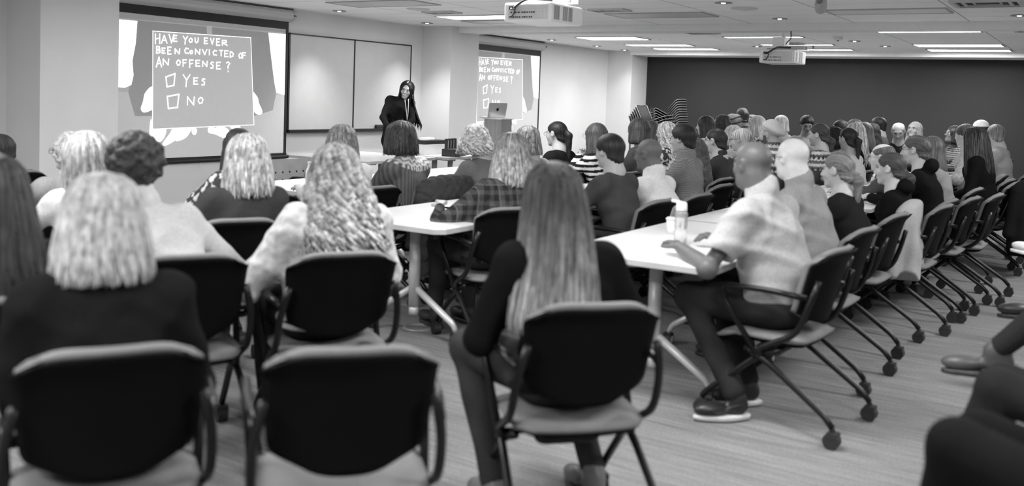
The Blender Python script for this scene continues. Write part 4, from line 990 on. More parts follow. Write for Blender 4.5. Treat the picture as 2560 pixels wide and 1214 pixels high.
o = obj('white_cloth', B(-.05, .05, -.10, .10, 0, .035), mat('cloth_white', .9, .8), bevel=.015, seg=3); o.location = (-7.1, 9.22, .91); tag(o, 'crumpled white tissue on the flat black case', 'tissue')

# ------------------------------------------------------------------ nesting chairs
M_SHELL = mat('chair_shell', .006, .55, noise=.1, nscale=4, spec=.04); M_SEAT = mat('chair_upholstery', .16, .85, noise=.06, nscale=50, bump=.2, bscale=300)
M_FRM = mat('chair_frame', .008, .32, noise=.05, spec=.3)
def shell_pts(nu, nv, off, z0, z1, w0, w1, rec, flare, rnd=.35):
    P_ = []
    for j in range(nv+1):
        v = j/nv
        for i in range(nu+1):
            u = -1+2*i/nu
            # superellipse corners
            vv = 2*v-1; k = (1-abs(vv)**6)**(1/6) if abs(vv) < 1 else 0
            kk = (1-abs(vv)**5)**(1/5) if abs(vv) < 1 else 0
            kk = .80+.20*kk
            w = (w0+(w1-w0)*v)*kk; x = u*w
            z = z0+(z1-z0)*v-(.012*(1-abs(u)**2)*0)
            if v > .8: z += -(abs(u)**5)*.035*((v-.8)/.2)
            if v < .25: z += (abs(u)**3)*.045*((.25-v)/.25)
            y = -.215-rec*(v**1.2)+.055*abs(u)**2.2-flare*max(0, v-.86)/.14*.6+off
            P_.append((x, y, z))
    return P_
def grid_solid(name, nu, nv, f_pts, b_pts, m, parent, sub=False):
    n = len(f_pts); V = f_pts+b_pts; Fq = []
    for j in range(nv):
        for i in range(nu):
            a = j*(nu+1)+i; Fq.append((a, a+1, a+nu+2, a+nu+1)); Fq.append((n+a, n+a+nu+1, n+a+nu+2, n+a+1))
    ring = [i for i in range(nu+1)]+[j*(nu+1)+nu for j in range(1, nv+1)]+[nv*(nu+1)+i for i in range(nu-1, -1, -1)]+[j*(nu+1) for j in range(nv-1, 0, -1)]
    for k in range(len(ring)):
        a, b_ = ring[k], ring[(k+1) % len(ring)]; Fq.append((b_, a, n+a, n+b_))
    bm = bmesh.new(); vs = [bm.verts.new(p) for p in V]
    for f in Fq: bm.faces.new([vs[i] for i in f])
    return obj(name, bm, m, parent, True)
def make_chair(label):
    t = empty('nesting_chair', (0, 0, 0), 0, label, 'chair', 'black nesting chairs on casters')
    A_ = shell_pts(16, 16, 0, .50, .845, .200, .232, .085, .05); Bb = [(x, y-.014, z) for x, y, z in A_]
    grid_solid('backrest', 16, 16, A_, Bb, M_SHELL, t)
    A2 = [(x*.965, y+.030, z+.012*(z > .80)+.004) for x, y, z in A_]; B2 = [(x*.965, y+.003, z+.006*(z > .80)+.002) for x, y, z in A_]
    grid_solid('back_cushion', 16, 16, A2, B2, M_SEAT, t)
    S1 = []; S2 = []
    for j in range(13):
        v = j/12
        for i in range(15):
            u = -1+2*i/14; w = .235*(1-abs(2*v-1)**5*.20); x = u*w; y = -.21+.44*v
            zz = .452-.018*max(0, v-.75)/.25*2-.010*math.cos(u*1.4)+.012*(1-v)*0
            e = max(abs(u)**6, abs(2*v-1)**8)
            S1.append((x, y, zz-.020*e)); S2.append((x*.97, y*.98, zz-.045+.010*e))
    grid_solid('seat', 14, 12, S1, S2, M_SEAT, t)
    S3 = [(x*.95, y, z-.001) for x, y, z in S2]; S4 = [(x*.85, y*.9, z-.022) for x, y, z in S2]
    grid_solid('seat_pan', 14, 12, S3, S4, M_SHELL, t)
    for s in (-1, 1):
        bm = bmesh.new(); tube(bm, fillet([(s*.215, -.268, .72), (s*.243, -.235, .60), (s*.245, -.19, .47), (s*.240, -.03, .385), (s*.232, .02, .345)], .07, 5), .0145, 8); fr = obj('back_upright', bm, M_FRM, t, True)
        bm = bmesh.new(); tube(bm, fillet([(s*.240, -.225, .640), (s*.262, -.05, .655), (s*.268, .175, .650), (s*.262, .165, .585), (s*.238, .0, .35)], .05, 5), .0140, 8); obj('armrest', bm, M_FRM, t, True)
        bm = bmesh.new(); tube(bm, fillet([(s*.228, .06, .365), (s*.236, -.06, .315), (s*.250, -.335, .135), (s*.252, -.375, .09)], .05, 5), .0150, 8); lg = obj('leg', bm, M_FRM, t, True)
        caster(lg, s*.252, -.375, .036)
        bm = bmesh.new(); tube(bm, fillet([(s*.205, -.10, .375), (s*.215, .0, .335), (s*.232, .235, .125), (s*.232, .265, .09)], .05, 5), .0150, 8); lg = obj('leg', bm, M_FRM, t, True)
        caster(lg, s*.232, .265, .036)
        bm = bmesh.new(); cyl(bm, (s*.222, .0, .352), (s*.246, .0, .352), .028, n=16); obj('pivot', bm, M_FRM, t, True)
    bm = bmesh.new(); tube(bm, [(-.23, .0, .352), (.23, .0, .352)], .013, 8); tube(bm, fillet([(-.11, -.02, .40), (-.11, -.03, .325), (.11, -.03, .325), (.11, -.02, .40)], .05, 5), .016, 8); obj('crossbar', bm, M_FRM, t, True)
    return t
_ch = None
def chair(x, y, heading, label):
    global _ch
    if _ch is None: o = _ch = make_chair(label)
    else: o = copy_tree(_ch)
    o.location = (x, y, 0); o.rotation_euler = (0, 0, math.radians(heading)); o['label'] = label; return o
# ------------------------------------------------------------------ the audience
D = dict
PEOPLE = [
 # id, px, py, distance, body heading, head relative, label, look, chair label (None: no chair)
 ('blonde', 255, 425, 2.60, 62, 8, 'person with a straight pale blonde bob in a black sweater, nearest at lower left', D(hair='lob', ht=.46, roots=.25, hv=.008, locks=900, lr=.0055, top=.012, legs=.02, arms='lap', lean=.06, g=1.12, v=.0065, knit=1, streak=.4, chair=(285, 925, 2.27, 58)), 'black nesting chair hidden under the person with the straight blonde bob'),
 ('longdark', 6, 388, 2.95, 80, 10, 'person with long straight dark hair and dark clothes cut by the left picture edge', D(hair='verylong', ht=.022, hv=.015, locks=260, lr=.008, top=.02, arms='lap', v=.008, chair=(30, 700, 2.75, 66)), 'black nesting chair of the person with long dark hair at the left edge'),
 ('edgeface', -6, 330, 6.8, 80, 95, 'person with dark hair just peeking in at the left picture edge', D(hair='crop', ht=.02, skin=.4, top=.05, male=True), 'black nesting chair out of frame under the person at the left edge'),
 ('highlight', 215, 325, 4.7, 78, 22, 'person with shoulder-length streaked hair and white top, left of the curly dark-haired person', D(hair='long', ht=.16, roots=-1.2, hv=.012, locks=300, lr=.0075, top=.62, arms='table', lean=.16, v=.008), 'black nesting chair under the person with streaked hair and white top'),
 ('greyjacket', 176, 322, 5.7, 72, 62, 'person with tousled fair hair, glasses and a grey jacket, half behind the streaked-haired person', D(hair='crop', ht=.40, curl=.006, cf=60, skin=.5, top=.24, glasses=True, arms='table', lean=.05), 'black nesting chair under the person in a grey jacket by the left column'),
 ('curlydark', 335, 340, 4.0, 62, 12, 'person with dark curly hair and pale grey top with a bead necklace, leaning forward', D(hair='curly_short', ht=.035, curl=.012, cf=88, hv=0., skin=.45, top=.45, arms='wlap', lean=.22, sx=-.05, g=1.12, v=.0075, chair=(478, 648, 3.55, 60)), 'black nesting chair at left whose wide back shows under the pale grey top'),
 ('blondegrey', 622, 330, 4.9, 66, 18, 'person with long straight streaked blonde hair and charcoal sweater before the first screen', D(hair='shoulder', ht=.42, hv=.008, locks=700, lr=.006, top=.045, knit=1, arms='lap', lean=.08, g=1.08, v=.0075, streak=1.2, chair=(605, 540, 4.55, 62)), 'black nesting chair under the person with streaked blonde hair and charcoal sweater'),
 ('floral', 596, 314, 5.9, 80, 10, 'person with smooth dark hair in a floral top, behind the streaked blonde', D(hair='shoulder', ht=.03, top=.1, pat='floral', arms='table'), 'black nesting chair with dark cushion left of the floral-topped person'),
 ('curlywhite', 870, 355, 3.95, 66, 24, 'person with long wavy light-brown hair in a cream knit sweater, left of centre', D(hair='curly_long', ht=.17, roots=.15, tips=.30, curl=.010, cf=50, locks=460, lr=.010, top=.56, pat='hearther', arms='wlap', lean=.12, g=1.22, v=.0065, legs=.02, shoes=.5, ft=-.08, fold=.010, streak=1.5, chair=(868, 640, 3.72, 58)), 'black nesting chair with pale seat under the cream knit sweater'),
 ('brownwhite', 855, 307, 6.6, 84, 10, 'person with chin-length brown hair and white top behind the wavy-haired person', D(hair='bob', ht=.17, hv=.004, locks=160, lr=.008, top=.72, arms='table', lean=.12), 'black nesting chair back just right of the wavy-haired person'),
 ('yoke', 1015, 301, 7.0, 86, 30, 'person with dark bob in a ribbed grey sweater with pale patterned yoke', D(hair='bob', ht=.035, hv=.012, locks=220, lr=.008, top=.13, pat='yoke', arms='table', lean=.20, g=1.12, v=.0085, chair=(1112, 448, 6.9, 88)), 'black nesting chair wearing a quilted jacket behind the patterned-yoke sweater'),
 ('greycurls', 1190, 305, 7.3, 86, 12, 'person with frizzy silver hair in a mid-grey sweater, elbows on the table', D(hair='curly_bob', ht=.55, curl=.007, cf=70, locks=200, lr=.008, top=.13, arms='wide', lean=.22, g=1.18, v=.009), 'black nesting chair under the frizzy silver-haired person'),
 ('sunglasses', 1321, 310, 7.9, 86, 20, 'person with light-brown hair and glasses pushed up, before the second screen', D(hair='bob', ht=.24, glasses='up', top=.30, locks=80), 'black nesting chair under the person with glasses pushed up'),
 ('plaid', 1303, 330, 5.75, 66, 14, 'person with long light-brown hair in a dark plaid shirt at the table with papers', D(hair='shoulder', ht=.20, roots=.35, tips=.42, hv=.008, locks=420, lr=.0075, top=.03, pat='plaid', arms='wide', lean=.20, g=1.1, v=.0075, denim=1, legs=.05, chair=(1292, 525, 5.42, 60)), 'black nesting chair under the dark plaid shirt'),
 ('blazer', 1392, 299, 8.8, 88, 58, 'person with black ponytail and glasses in a black blazer, right of the second screen', D(hair='ponytail', tail=.30, ht=.012, top=.014, glasses=True, skin=.5, arms='table', v=.009), 'black nesting chair under the black-blazer person'),
 ('stripes', 1490, 303, 8.6, 88, 55, 'person with brown bob and glasses in a boldly black-and-white striped top', D(hair='shoulder', ht=.06, top=.1, pat='stripes', glasses=True, skin=.48, arms='chin', v=.0085), 'black nesting chair under the striped-top person'),
 ('darkman', 1525, 330, 6.4, 86, 48, 'man with short black hair and glasses in a dark grey T-shirt near the centre', D(male=True, hair='short', ht=.014, hv=.008, glasses=True, top=.055, sleeve=.5, skin=.42, arms='table', lean=.14, v=.008, cropped=1), 'black nesting chair behind the dark grey T-shirt man'),
 ('centerlong', 1427, 405, 3.15, 56, 20, 'person with very long ombre hair and black sweater in the centre foreground', D(hair='verylong', ht=.030, roots=.1, tips=.30, tipl=.40, spread=.2, hv=.006, locks=640, lr=.006, top=.010, knit=1, arms='wlap', lean=.14, g=1.16, v=.0065, legs=.035, shoes=.14, sweep=(-.03, -.02, 0), ft=-.30, streak=1.1, denim=1, chair=(1500, 765, 2.95, 46)), 'black nesting chair in the centre foreground, seen from behind under the ombre-haired person'),
 ('darkbob', 1597, 292, 9.0, 88, 55, 'person with short tousled dark bob and dark top before the stacked chairs', D(hair='bob', ht=.045, skin=.5, top=.07, hv=.006), 'black nesting chair under the dark-bobbed person by the stacks'),
 ('darkbobtwo', 1627, 298, 10.3, 88, 35, 'person with rounded brown hair peeking out behind the dark bob', D(hair='bob', ht=.075, top=.10), 'black nesting chair under the rounded-brown-hair person'),
 ('whitecurls', 1665, 300, 9.9, 88, 60, 'person with long crimped white-blonde hair and dark floral top', D(hair='long', ht=.60, curl=.005, cf=90, locks=120, lr=.008, top=.05, pat='floral', skin=.5), 'black nesting chair under the crimped white-blonde person'),
 ('baldwhite', 1622, 345, 6.9, 87, 62, 'bald dark-skinned man in a white shirt, left of the grey cowl sweater', D(male=True, hair='bald', skin=.12, top=.78, arms='table', lean=.16, g=1.1, collar=1, glasses=True, v=.0085), 'black nesting chair under the white-shirted bald man'),
 ('cowl', 1708, 307, 7.7, 88, 62, 'person with short black hair in a mid-grey cowl-neck sweater', D(hair='short', ht=.016, hv=.010, top=.20, pat='ribs', cowl=1, skin=.45, arms='table', glasses=True, v=.0085), 'black nesting chair under the grey cowl-neck sweater'),
 ('wavydark', 1738, 342, 8.3, 88, 50, 'person with long wavy brown hair in black, squeezed beside the grey cowl sweater', D(hair='long', ht=.08, curl=.005, cf=60, hv=.005, top=.012, lean=.02), 'black nesting chair under the wavy brown-haired person in black'),
 ('bunjacket', 1790, 317, 8.7, 88, 66, 'person with dark pinned-up hair and glasses in a dark zip jacket', D(hair='bun', ht=.025, glasses=True, skin=.52, top=.045, collar=1, arms='table', lean=.16, g=1.12, tz=-.02), 'black nesting chair under the dark zip jacket'),
 ('profiledark', 1764, 287, 11.6, 88, 82, 'person with dark chin-length hair and white top in left profile before the charcoal wall', D(hair='shoulder', ht=.03, skin=.48, top=.68, hv=.004), 'black nesting chair under the dark-haired profile in white'),
 ('curlglass', 1805, 284, 12.0, 88, 75, 'person with loose dark curls and glasses beside the striped shawl', D(hair='curly_bob', ht=.04, curl=.008, cf=60, glasses=True, skin=.45, top=.08), 'black nesting chair under the person with loose dark curls'),
 ('shawl', 1856, 267, 13.8, 60, 30, 'person bundled in a striped and flowered shawl, brown hair tied up', D(hair='ponytail', tail=.10, ht=.06, top=.22, pat='shawl', g=1.5, lean=.06, pitch=.3, hunch=.16, knit=1), 'black nesting chair under the striped shawl'),
 ('whitehairman', 1853, 318, 9.7, 88, 72, 'elderly man with thick white hair and glasses in left profile behind the big bald man', D(male=True, hair='short', ht=.55, hv=.008, glasses=True, skin=.5, top=.05), 'black nesting chair under the white-haired man'),
 ('whitehair', 1832, 309, 10.7, 88, 70, 'person whose fluffy white hair shows just beyond the white-haired man', D(hair='curly_bob', ht=.55, curl=.005, cf=80, skin=.6, top=.5), 'black nesting chair under the fluffy-white-haired person'),
 ('blondebangs', 1893, 286, 12.2, 88, 72, 'person with blonde fringe and hair past the chin in left profile', D(hair='shoulder', ht=.62, bangs=1, skin=.58, top=.5, pat='floral'), 'black nesting chair under the blonde with a fringe'),
 ('beret', 1925, 309, 9.4, 88, 70, 'bearded man in a pale knitted beret and patterned scarf', D(male=True, hair='bald', beret=1, beard=.85, skin=.42, top=.35, pat='fairisle', cowl=1), 'black nesting chair under the bearded man in the beret'),
 ('blondshort', 1952, 285, 13.3, 85, 60, 'person with two-tone blonde hair gathered low, seen beyond the beret', D(hair='bob', ht=.50, glasses=True, top=.30, knit=1), 'black nesting chair under the two-tone blonde'),
 ('bigbald', 1884, 350, 4.6, 84, 46, 'large bald dark-skinned man in a pale short-sleeved shirt and jeans writing at the table', None, 'black nesting chair with armrests under the large bald man'),
 ('baldpale', 1982, 343, 5.35, 86, 48, 'bald pale-skinned man with glasses in a grey-blue collared shirt', D(male=True, hair='bald', skin=.62, glasses=True, top=.23, collar=1, arms='table', lean=.16, g=1.2, v=.0075, fold=.008), 'black nesting chair behind the pale bald man'),
 ('standup', 2018, 287, 12.6, 200, 190, 'person with short black hair and grey shirt facing the camera, looking down', D(hair='short', hv=.010, ht=.012, skin=.20, top=.33, pitch=.35, arms='table', smallhair=1), 'black nesting chair under the person looking down'),
 ('fairisle', 2048, 305, 9.6, 84, 72, 'person with smooth brown hair and bare ear in a zigzag-patterned sweater', D(hair='ponytail', tail=.16, tz=-.05, ht=.05, skin=.58, top=.3, pat='fairisle', arms='lap', v=.0085), 'black nesting chair under the zigzag sweater'),
 ('curlblack', 2086, 313, 10.0, 88, 30, 'person with tight black curls and white top', D(hair='curly_bob', ht=.012, curl=.009, cf=70, top=.68), 'black nesting chair under the tight black curls'),
 ('scarf', 2101, 297, 12.0, 120, 110, 'person with dark hair, glasses and a patterned scarf facing left', D(hair='bob', ht=.015, glasses=True, skin=.5, top=.2, pat='floral'), 'black nesting chair under the patterned-scarf person'),
 ('lowpony', 2122, 315, 9.5, 88, 45, 'person with low black ponytail in a cream sweater', D(hair='ponytail', tail=.20, ht=.016, top=.62, knit=1), 'black nesting chair under the cream sweater with low ponytail'),
 ('blackblonde', 2140, 303, 10.6, 88, 22, 'person with long bright blonde hair and black top in the far right crowd', D(hair='long', ht=.60, hv=.004, locks=160, lr=.008, top=.010), 'black nesting chair under the long bright blonde'),
 ('forehead', 2136, 294, 12.6, 95, 80, 'person whose pale forehead shows above the long bright blonde', D(male=True, hair='short', ht=.05, skin=.7, top=.4), 'black nesting chair under the pale-foreheaded person'),
 ('brownfar', 2162, 302, 11.4, 88, 30, 'person with straight brown hair right of the bright blonde', D(hair='long', ht=.12, top=.03), 'black nesting chair under the straight brown-haired person'),
 ('darkfar', 2182, 305, 12.1, 88, 20, 'person with loose dark-brown hair below the man with swept-up hair', D(hair='long', ht=.025, curl=.004, cf=60, top=.02), 'black nesting chair under the loose dark-brown hair'),
 ('sweptman', 2196, 291, 13.3, 92, 75, 'man with swept-back black hair against the charcoal wall', D(male=True, hair='short', ht=.012, hv=.010, skin=.42, top=.10), 'black nesting chair under the man with swept-back black hair'),
 ('oldman', 2247, 306, 12.0, 185, 178, 'balding older man with glasses in dark suit, facing the camera with bowed head', D(male=True, hair='balding', ht=.4, glasses=True, skin=.42, top=.02, pitch=.35, vneck=1), 'black nesting chair under the balding older man'),
 ('lookup', 2288, 301, 12.9, 150, 150, 'person with long pale hair and glasses looking up beside the older man', D(hair='shoulder', ht=.38, curl=.004, cf=60, glasses=True, skin=.45, top=.3, pitch=-.25), 'black nesting chair under the pale-haired person looking up'),
 ('stripedark', 2386, 311, 12.2, 120, 115, 'person with dark hair and glasses in a finely striped top, gazing up to the left', D(hair='bob', ht=.016, glasses=True, skin=.16, top=.1, pat='finestripes', pitch=-.20, g=1.2), 'black nesting chair under the finely striped top'),
 ('pinkknit', 2414, 308, 10.0, 95, 60, 'person with brown hair in a pale knit, half hidden behind the long dark hair', D(hair='short', ht=.08, hv=.01, skin=.6, top=.48, pat='hearther', arms='wide', g=1.1), 'black nesting chair under the pale knit'),
 ('whitecap', 2452, 299, 13.2, 92, 60, 'person in a white knitted cap beyond the long dark hair', D(hair='short', ht=.04, cap=.85, skin=.55, top=.2), 'black nesting chair under the white knitted cap'),
 ('shortgrey', 2490, 308, 10.6, 84, 30, 'person with short sandy hair in a pale grey shirt at the far right', D(male=True, hair='short', ht=.24, hv=.006, skin=.55, top=.33, arms='table', g=1.1), 'black nesting chair under the short sandy-haired person'),
 ('longblack', 2440, 315, 9.1, 86, 34, 'person with long straight dark hair and black top in the right row', D(hair='long', ht=.03, hv=.010, locks=220, lr=.008, top=.008, arms='lap', g=1.15, v=.0085), 'black nesting chair under the long straight dark hair in the right row'),
 ('lowblonde', 2097, 375, 6.1, 86, 66, 'person with low fair ponytail and dark fleece, right of the pale bald man', D(hair='ponytail', tail=.20, tz=-.045, ht=.16, skin=.58, top=.018, knit=1, arms='table', lean=.12, g=1.1, v=.0075), 'black nesting chair under the dark fleece with fair ponytail'),
 ('bigforehead', 2207, 358, 7.95, 88, 78, 'man with receding hair and glasses in left profile behind the ponytailed person in black', D(male=True, hair='balding', ht=.12, glasses=True, skin=.68, top=.06), 'black nesting chair under the man with receding hair'),
 ('blackpony', 2228, 375, 6.7, 86, 72, 'person with tight brown ponytail and bare ear in a black hooded sweatshirt', D(hair='ponytail', tail=.17, tz=-.05, ht=.055, skin=.60, top=.008, hood=1, arms='lap', lean=.10, v=.0075), 'black nesting chair under the black hooded sweatshirt'),
 ('bunglass', 2291, 333, 7.4, 86, 74, 'person with hair clipped in a bun and glasses in a black hooded jacket', D(hair='bun', ht=.075, tz=-.03, glasses=True, skin=.58, top=.008, hood=1, arms='table', lean=.16, v=.008), 'black nesting chair with a pale fleece over it under the clipped bun'),
 ('behindbun', 2331, 336, 8.2, 88, 40, 'person with brown hair and grey top just behind the clipped bun', D(hair='shoulder', ht=.09, top=.25, knit=1), 'black nesting chair under the grey top behind the clipped bun'),
]
CHAIRS = []
ORG = {}
def add_person(rec):
    pid, px, py, d, hd, rel, label, look, cl = rec
    if look is None:        # the large man: forearms crossed on the table, ankles together under the chair
        look = D(male=True, hair='bald', skin=.105, top=.42, hem=.57, swoosh=1, ank=dict(L=((1838, 1048), (1700, 1052)), R=((1868, 1012), (1790, 1012))), collar=1, g=1.32, v=.0062, sleeve=.5, legs=.028, denim=1.2, lean=.17, fold=.010, shoes=.018, sole=.62, loose=.012, wide=1, arms='wide', lip=.6)
    r = person(px, py, d, hd, rel, label, look)
    o = r[0]; h = math.radians(hd); ORG[pid] = r
    if cl and look.get('chair'):
        cx_, cy_, cd_, ch_ = look['chair']; w = at(cx_, cy_, cd_); k = math.radians(ch_); CHAIRS.append((w[0]-math.sin(k)*.31, w[1]+math.cos(k)*.31, ch_, cl))
    elif cl: CHAIRS.append((o.location.x, o.location.y, hd, cl))
import time as _t; _t0 = _t.time()
ONLY = globals().get('ONLY')
for rec in PEOPLE:
    if ONLY is None or rec[0] in ONLY: add_person(rec)
print('people', _t.time()-_t0)
_l = [(k, r[0].location.x, r[0].location.y) for k, r in ORG.items()]
for i in range(len(_l)):
    for j in range(i):
        q = math.hypot(_l[i][1]-_l[j][1], _l[i][2]-_l[j][2])
        if q < .42: print('NEAR', _l[i][0], _l[j][0], round(q, 2))

# the presenter: standing, bowed forward, laughing towards the listeners
def presenter():
    hcw = at(1017, 224, 12.9); ox, oy = -8.02, 9.52
    hd = -35.; a = math.radians(hd); c_, s_ = math.cos(a), math.sin(a)
    def L(w): dx, dy = w[0]-ox, w[1]-oy; return np.array([dx*c_+dy*s_, -dx*s_+dy*c_, w[2]])
    def Wp(px, py, dd): return L(at(px, py, dd))
    hc = Wp(1017, 224, 12.35)
    J = dict(hc=hc, yaw=150-(-35)-40, hem=.86)
    az = 39.; J['yaw'] = az+168-hd; hc_ = hc
    J.update(pel=Wp(975, 345, 12.40), waist=Wp(980, 318, 12.38), chest=Wp(990, 278, 12.36), nb=Wp(1008, 250, 12.40),
             shR=Wp(975, 251, 12.38), shL=Wp(1027, 258, 12.42), elR=Wp(957, 293, 12.20), wrR=Wp(976, 332, 11.98), elL=Wp(1030, 300, 12.25), wrL=Wp(1010, 325, 12.0),
             )
    for k, x in (('R', 966), ('L', 986)):
        J['hip'+k] = Wp(x+3, 352, 12.4); fl = L(onz(995 if k == 'R' else 1012, 510, .11)); J['kn'+k] = (J['hip'+k]+fl)/2+np.array([0, .0, 0]); J['an'+k] = fl
    t = dict(hair='hang', ht=.010, part=1, hv=.0, g=.88, skin=.56, top=.012, legs=.008, smile=True, v=.0062, pitch=.12, roll=-.20, locks=420, lr=.005, sweep=(-.20, .04, 0), hem=.86, collar=1, hair_part=1, fold=.005, shoes=.02)
    J['hem'] = float(J['pel'][2]-.08)
    J['fdL'] = J['fdR'] = np.array([.3, 1, 0]) 
    r = person(1015, 195, 12.4, hd, 168, 'laughing presenter with very long black hair, black jacket and lanyard, bending before the whiteboard', t, joints=J, origin=(ox, oy))
    rt = r[0]
    bm = bmesh.new()
    for pts in ([(1012, 249), (1014, 262), (1016, 280), (1018, 301)], [(1021, 247), (1021, 262), (1020, 282), (1018, 301)]):
        tube(bm, [L(at(x, y, 12.20)) for x, y in pts], .006, 6)
    bx = L(at(1017, 305, 12.19)); box(bm, bx[0]-.02, bx[0]+.02, bx[1]-.004, bx[1]+.004, bx[2]-.05, bx[2]+.01)
    ob = obj('lanyard', bm, mat('lanyard_pale', .6, .6), rt, True)
    bm = bmesh.new(); q = L(at(1032, 236, 12.32)); tube(bm, [q, q+np.array([0, 0, -.06])], .005, 6, rend=.002); obj('earring', bm, mat('lanyard_pale', .6, .6), rt)
    # quilted lighter panel on the shoulder
    return r
if ONLY is None or 'presenter' in ONLY: presenter()

# people on the right whose bodies are mostly outside the frame: crossed legs reaching in
def side_person(toe, d, label, look, knee_dx=.27, knee_dz=.29, hip_dx=.43, down=False, chair_label=None):
    an = at(toe[0], toe[1], d); hd = 90.
    kn = an+np.array([knee_dx, .0, knee_dz]); hipx = kn[0]+hip_dx; oy = kn[1]-.10
    ox = hipx
    def L(w): return np.array([w[1]-oy, -(w[0]-ox), w[2]])
    J = dict(yaw=-8., hc=np.array([0, .05, 1.19]), pel=np.array([0, 0, .555]), waist=np.array([0, 0, .68]), chest=np.array([0, .0, .84]), nb=np.array([0, .0, 1.01]),
             shL=np.array([-.17, 0, .96]), shR=np.array([.17, 0, .96]), elL=np.array([-.25, .04, .69]), elR=np.array([.25, .04, .69]), wrL=np.array([-.08, .24, .66]), wrR=np.array([.08, .24, .66]),
             hipL=np.array([-.09, 0, .545]), hipR=np.array([.09, 0, .545]), hem=.50)
    up, lo_ = ('R', 'L')
    J['kn'+up] = L(kn); J['an'+up] = L(an)
    J['kn'+lo_] = np.array([-.12, .42, .51]); J['an'+lo_] = np.array([-.10, .46, .10])
    J['fd'+up] = np.array([0, 1., -.12 if not down else -.2]) if not look.get('toe_up') else np.array([0, 1., .1])
    lk = dict(v=.008, arms='lap'); lk.update(look)
    r = person(toe[0], toe[1], d, hd, 0, label, lk, joints=J, origin=(ox, oy))
    if chair_label: CHAIRS.append((ox, oy, hd, chair_label))
    return r
if ONLY is None or 'side' in ONLY:
    side_person((2492, 872), 3.75, 'person at the right edge whose crossed leg ends in a dark pointed ankle boot', D(hair='shoulder', ht=.1, top=.03, legs=.025, shoes=.075, boots=1, g=1.05, sole=.03), chair_label='black nesting chair outside the right edge under the booted person')
    side_person((2600, 745), 5.0, 'person at the right edge showing only a shiny black shoe tip', D(male=True, hair='short', ht=.1, top=.03, legs=.02, shoes=.02), chair_label='black nesting chair outside the right edge under the black-shoed person')
    side_person((2618, 605), 6.4, 'person at the right edge showing only a white sneaker toe', D(hair='short', ht=.1, top=.2, legs=.03, shoes=.75, sole=.8, toe_up=1), chair_label='black nesting chair outside the right edge under the white-sneakered person')
    # two nearer sitters, knees forward
    def knee_person(knee, d, label, look, hdg=84., cl=None, sh=.0):
        kn = at(knee[0], knee[1], d); h = math.radians(hdg); fw = np.array([-math.sin(h), math.cos(h)]); rg = np.array([math.cos(h), math.sin(h)])
        o2 = kn[:2]-fw*.42+rg*.12
        J = dict(yaw=0., hc=np.array([0, .05, 1.19]), pel=np.array([0, 0, .555]), waist=np.array([0, 0, .68]), chest=np.array([0, .0, .84]), nb=np.array([0, .0, 1.01]),
                 shL=np.array([-.17, 0, .96]), shR=np.array([.17, 0, .96]), elL=np.array([-.25, .04, .69]), elR=np.array([.25, .04, .69]), wrL=np.array([-.08, .22, .68]), wrR=np.array([.08, .22, .68]),
                 hipL=np.array([-.09, 0, .545]), hipR=np.array([.09, 0, .545]), hem=.50, knL=np.array([-.12, .42, kn[2]-.06]), knR=np.array([.12, .44, kn[2]-.10]), anL=np.array([-.13, .50+sh, .11]), anR=np.array([.12, .48+sh, .11]))
        person(knee[0], knee[1], d, hdg, 0, label, look, joints=J, origin=o2)
        if cl: CHAIRS.append((o2[0], o2[1], hdg, cl))
    knee_person((2500, 925), 2.95, 'person in dark trousers whose bent knee enters at the right edge below the boot', D(hair='short', ht=.1, top=.02, legs=.018, v=.008, wide=1), cl='black nesting chair outside the right edge under the dark-trousered person', sh=.08)
    knee_person((2400, 1060), 2.25, 'person in a black coat whose lap fills the lower right corner', D(hair='short', ht=.1, top=.008, legs=.008, v=.008, g=1.3, skirt=1, wide=1), cl='black nesting chair outside the lower right corner', hdg=78.)

# ------------------------------------------------------------------ chairs
if ONLY is None or 'chairs' in ONLY:
    for x, y, h_, l_ in CHAIRS: chair(x, y, h_, l_)
    p = onz(1040, 1500, .0)
    def chair_at(px, py, d, hdg, lab, zt=.84):
        """place a chair by where the middle of its back's top edge shows"""
        w = at(px, py, d); h = math.radians(hdg); fw = np.array([-math.sin(h), math.cos(h)]); q = w[:2]+fw*.30
        chair(q[0], q[1], hdg, lab)
    chair_at(885, 885, 2.35, 47, 'empty black nesting chair with pale seat, front and centre at the bottom edge')
    chair_at(1542, 322, 10.0, 88, 'empty dark-backed chair standing between the striped top and the dark bob')
    chair_at(818, 345, 8.5, 110, 'dark chair back peeking out left of the chin-length brown hair')
    chair_at(2535, 395, 9.2, 86, 'empty black nesting chair at the far right end of the row')
    chair_at(2500, 500, 7.5, 88, 'empty black nesting chair beyond the long straight dark hair')
    chair_at(2385, 500, 6.9, 88, 'empty black nesting chair between the fleece chair and the long dark hair')

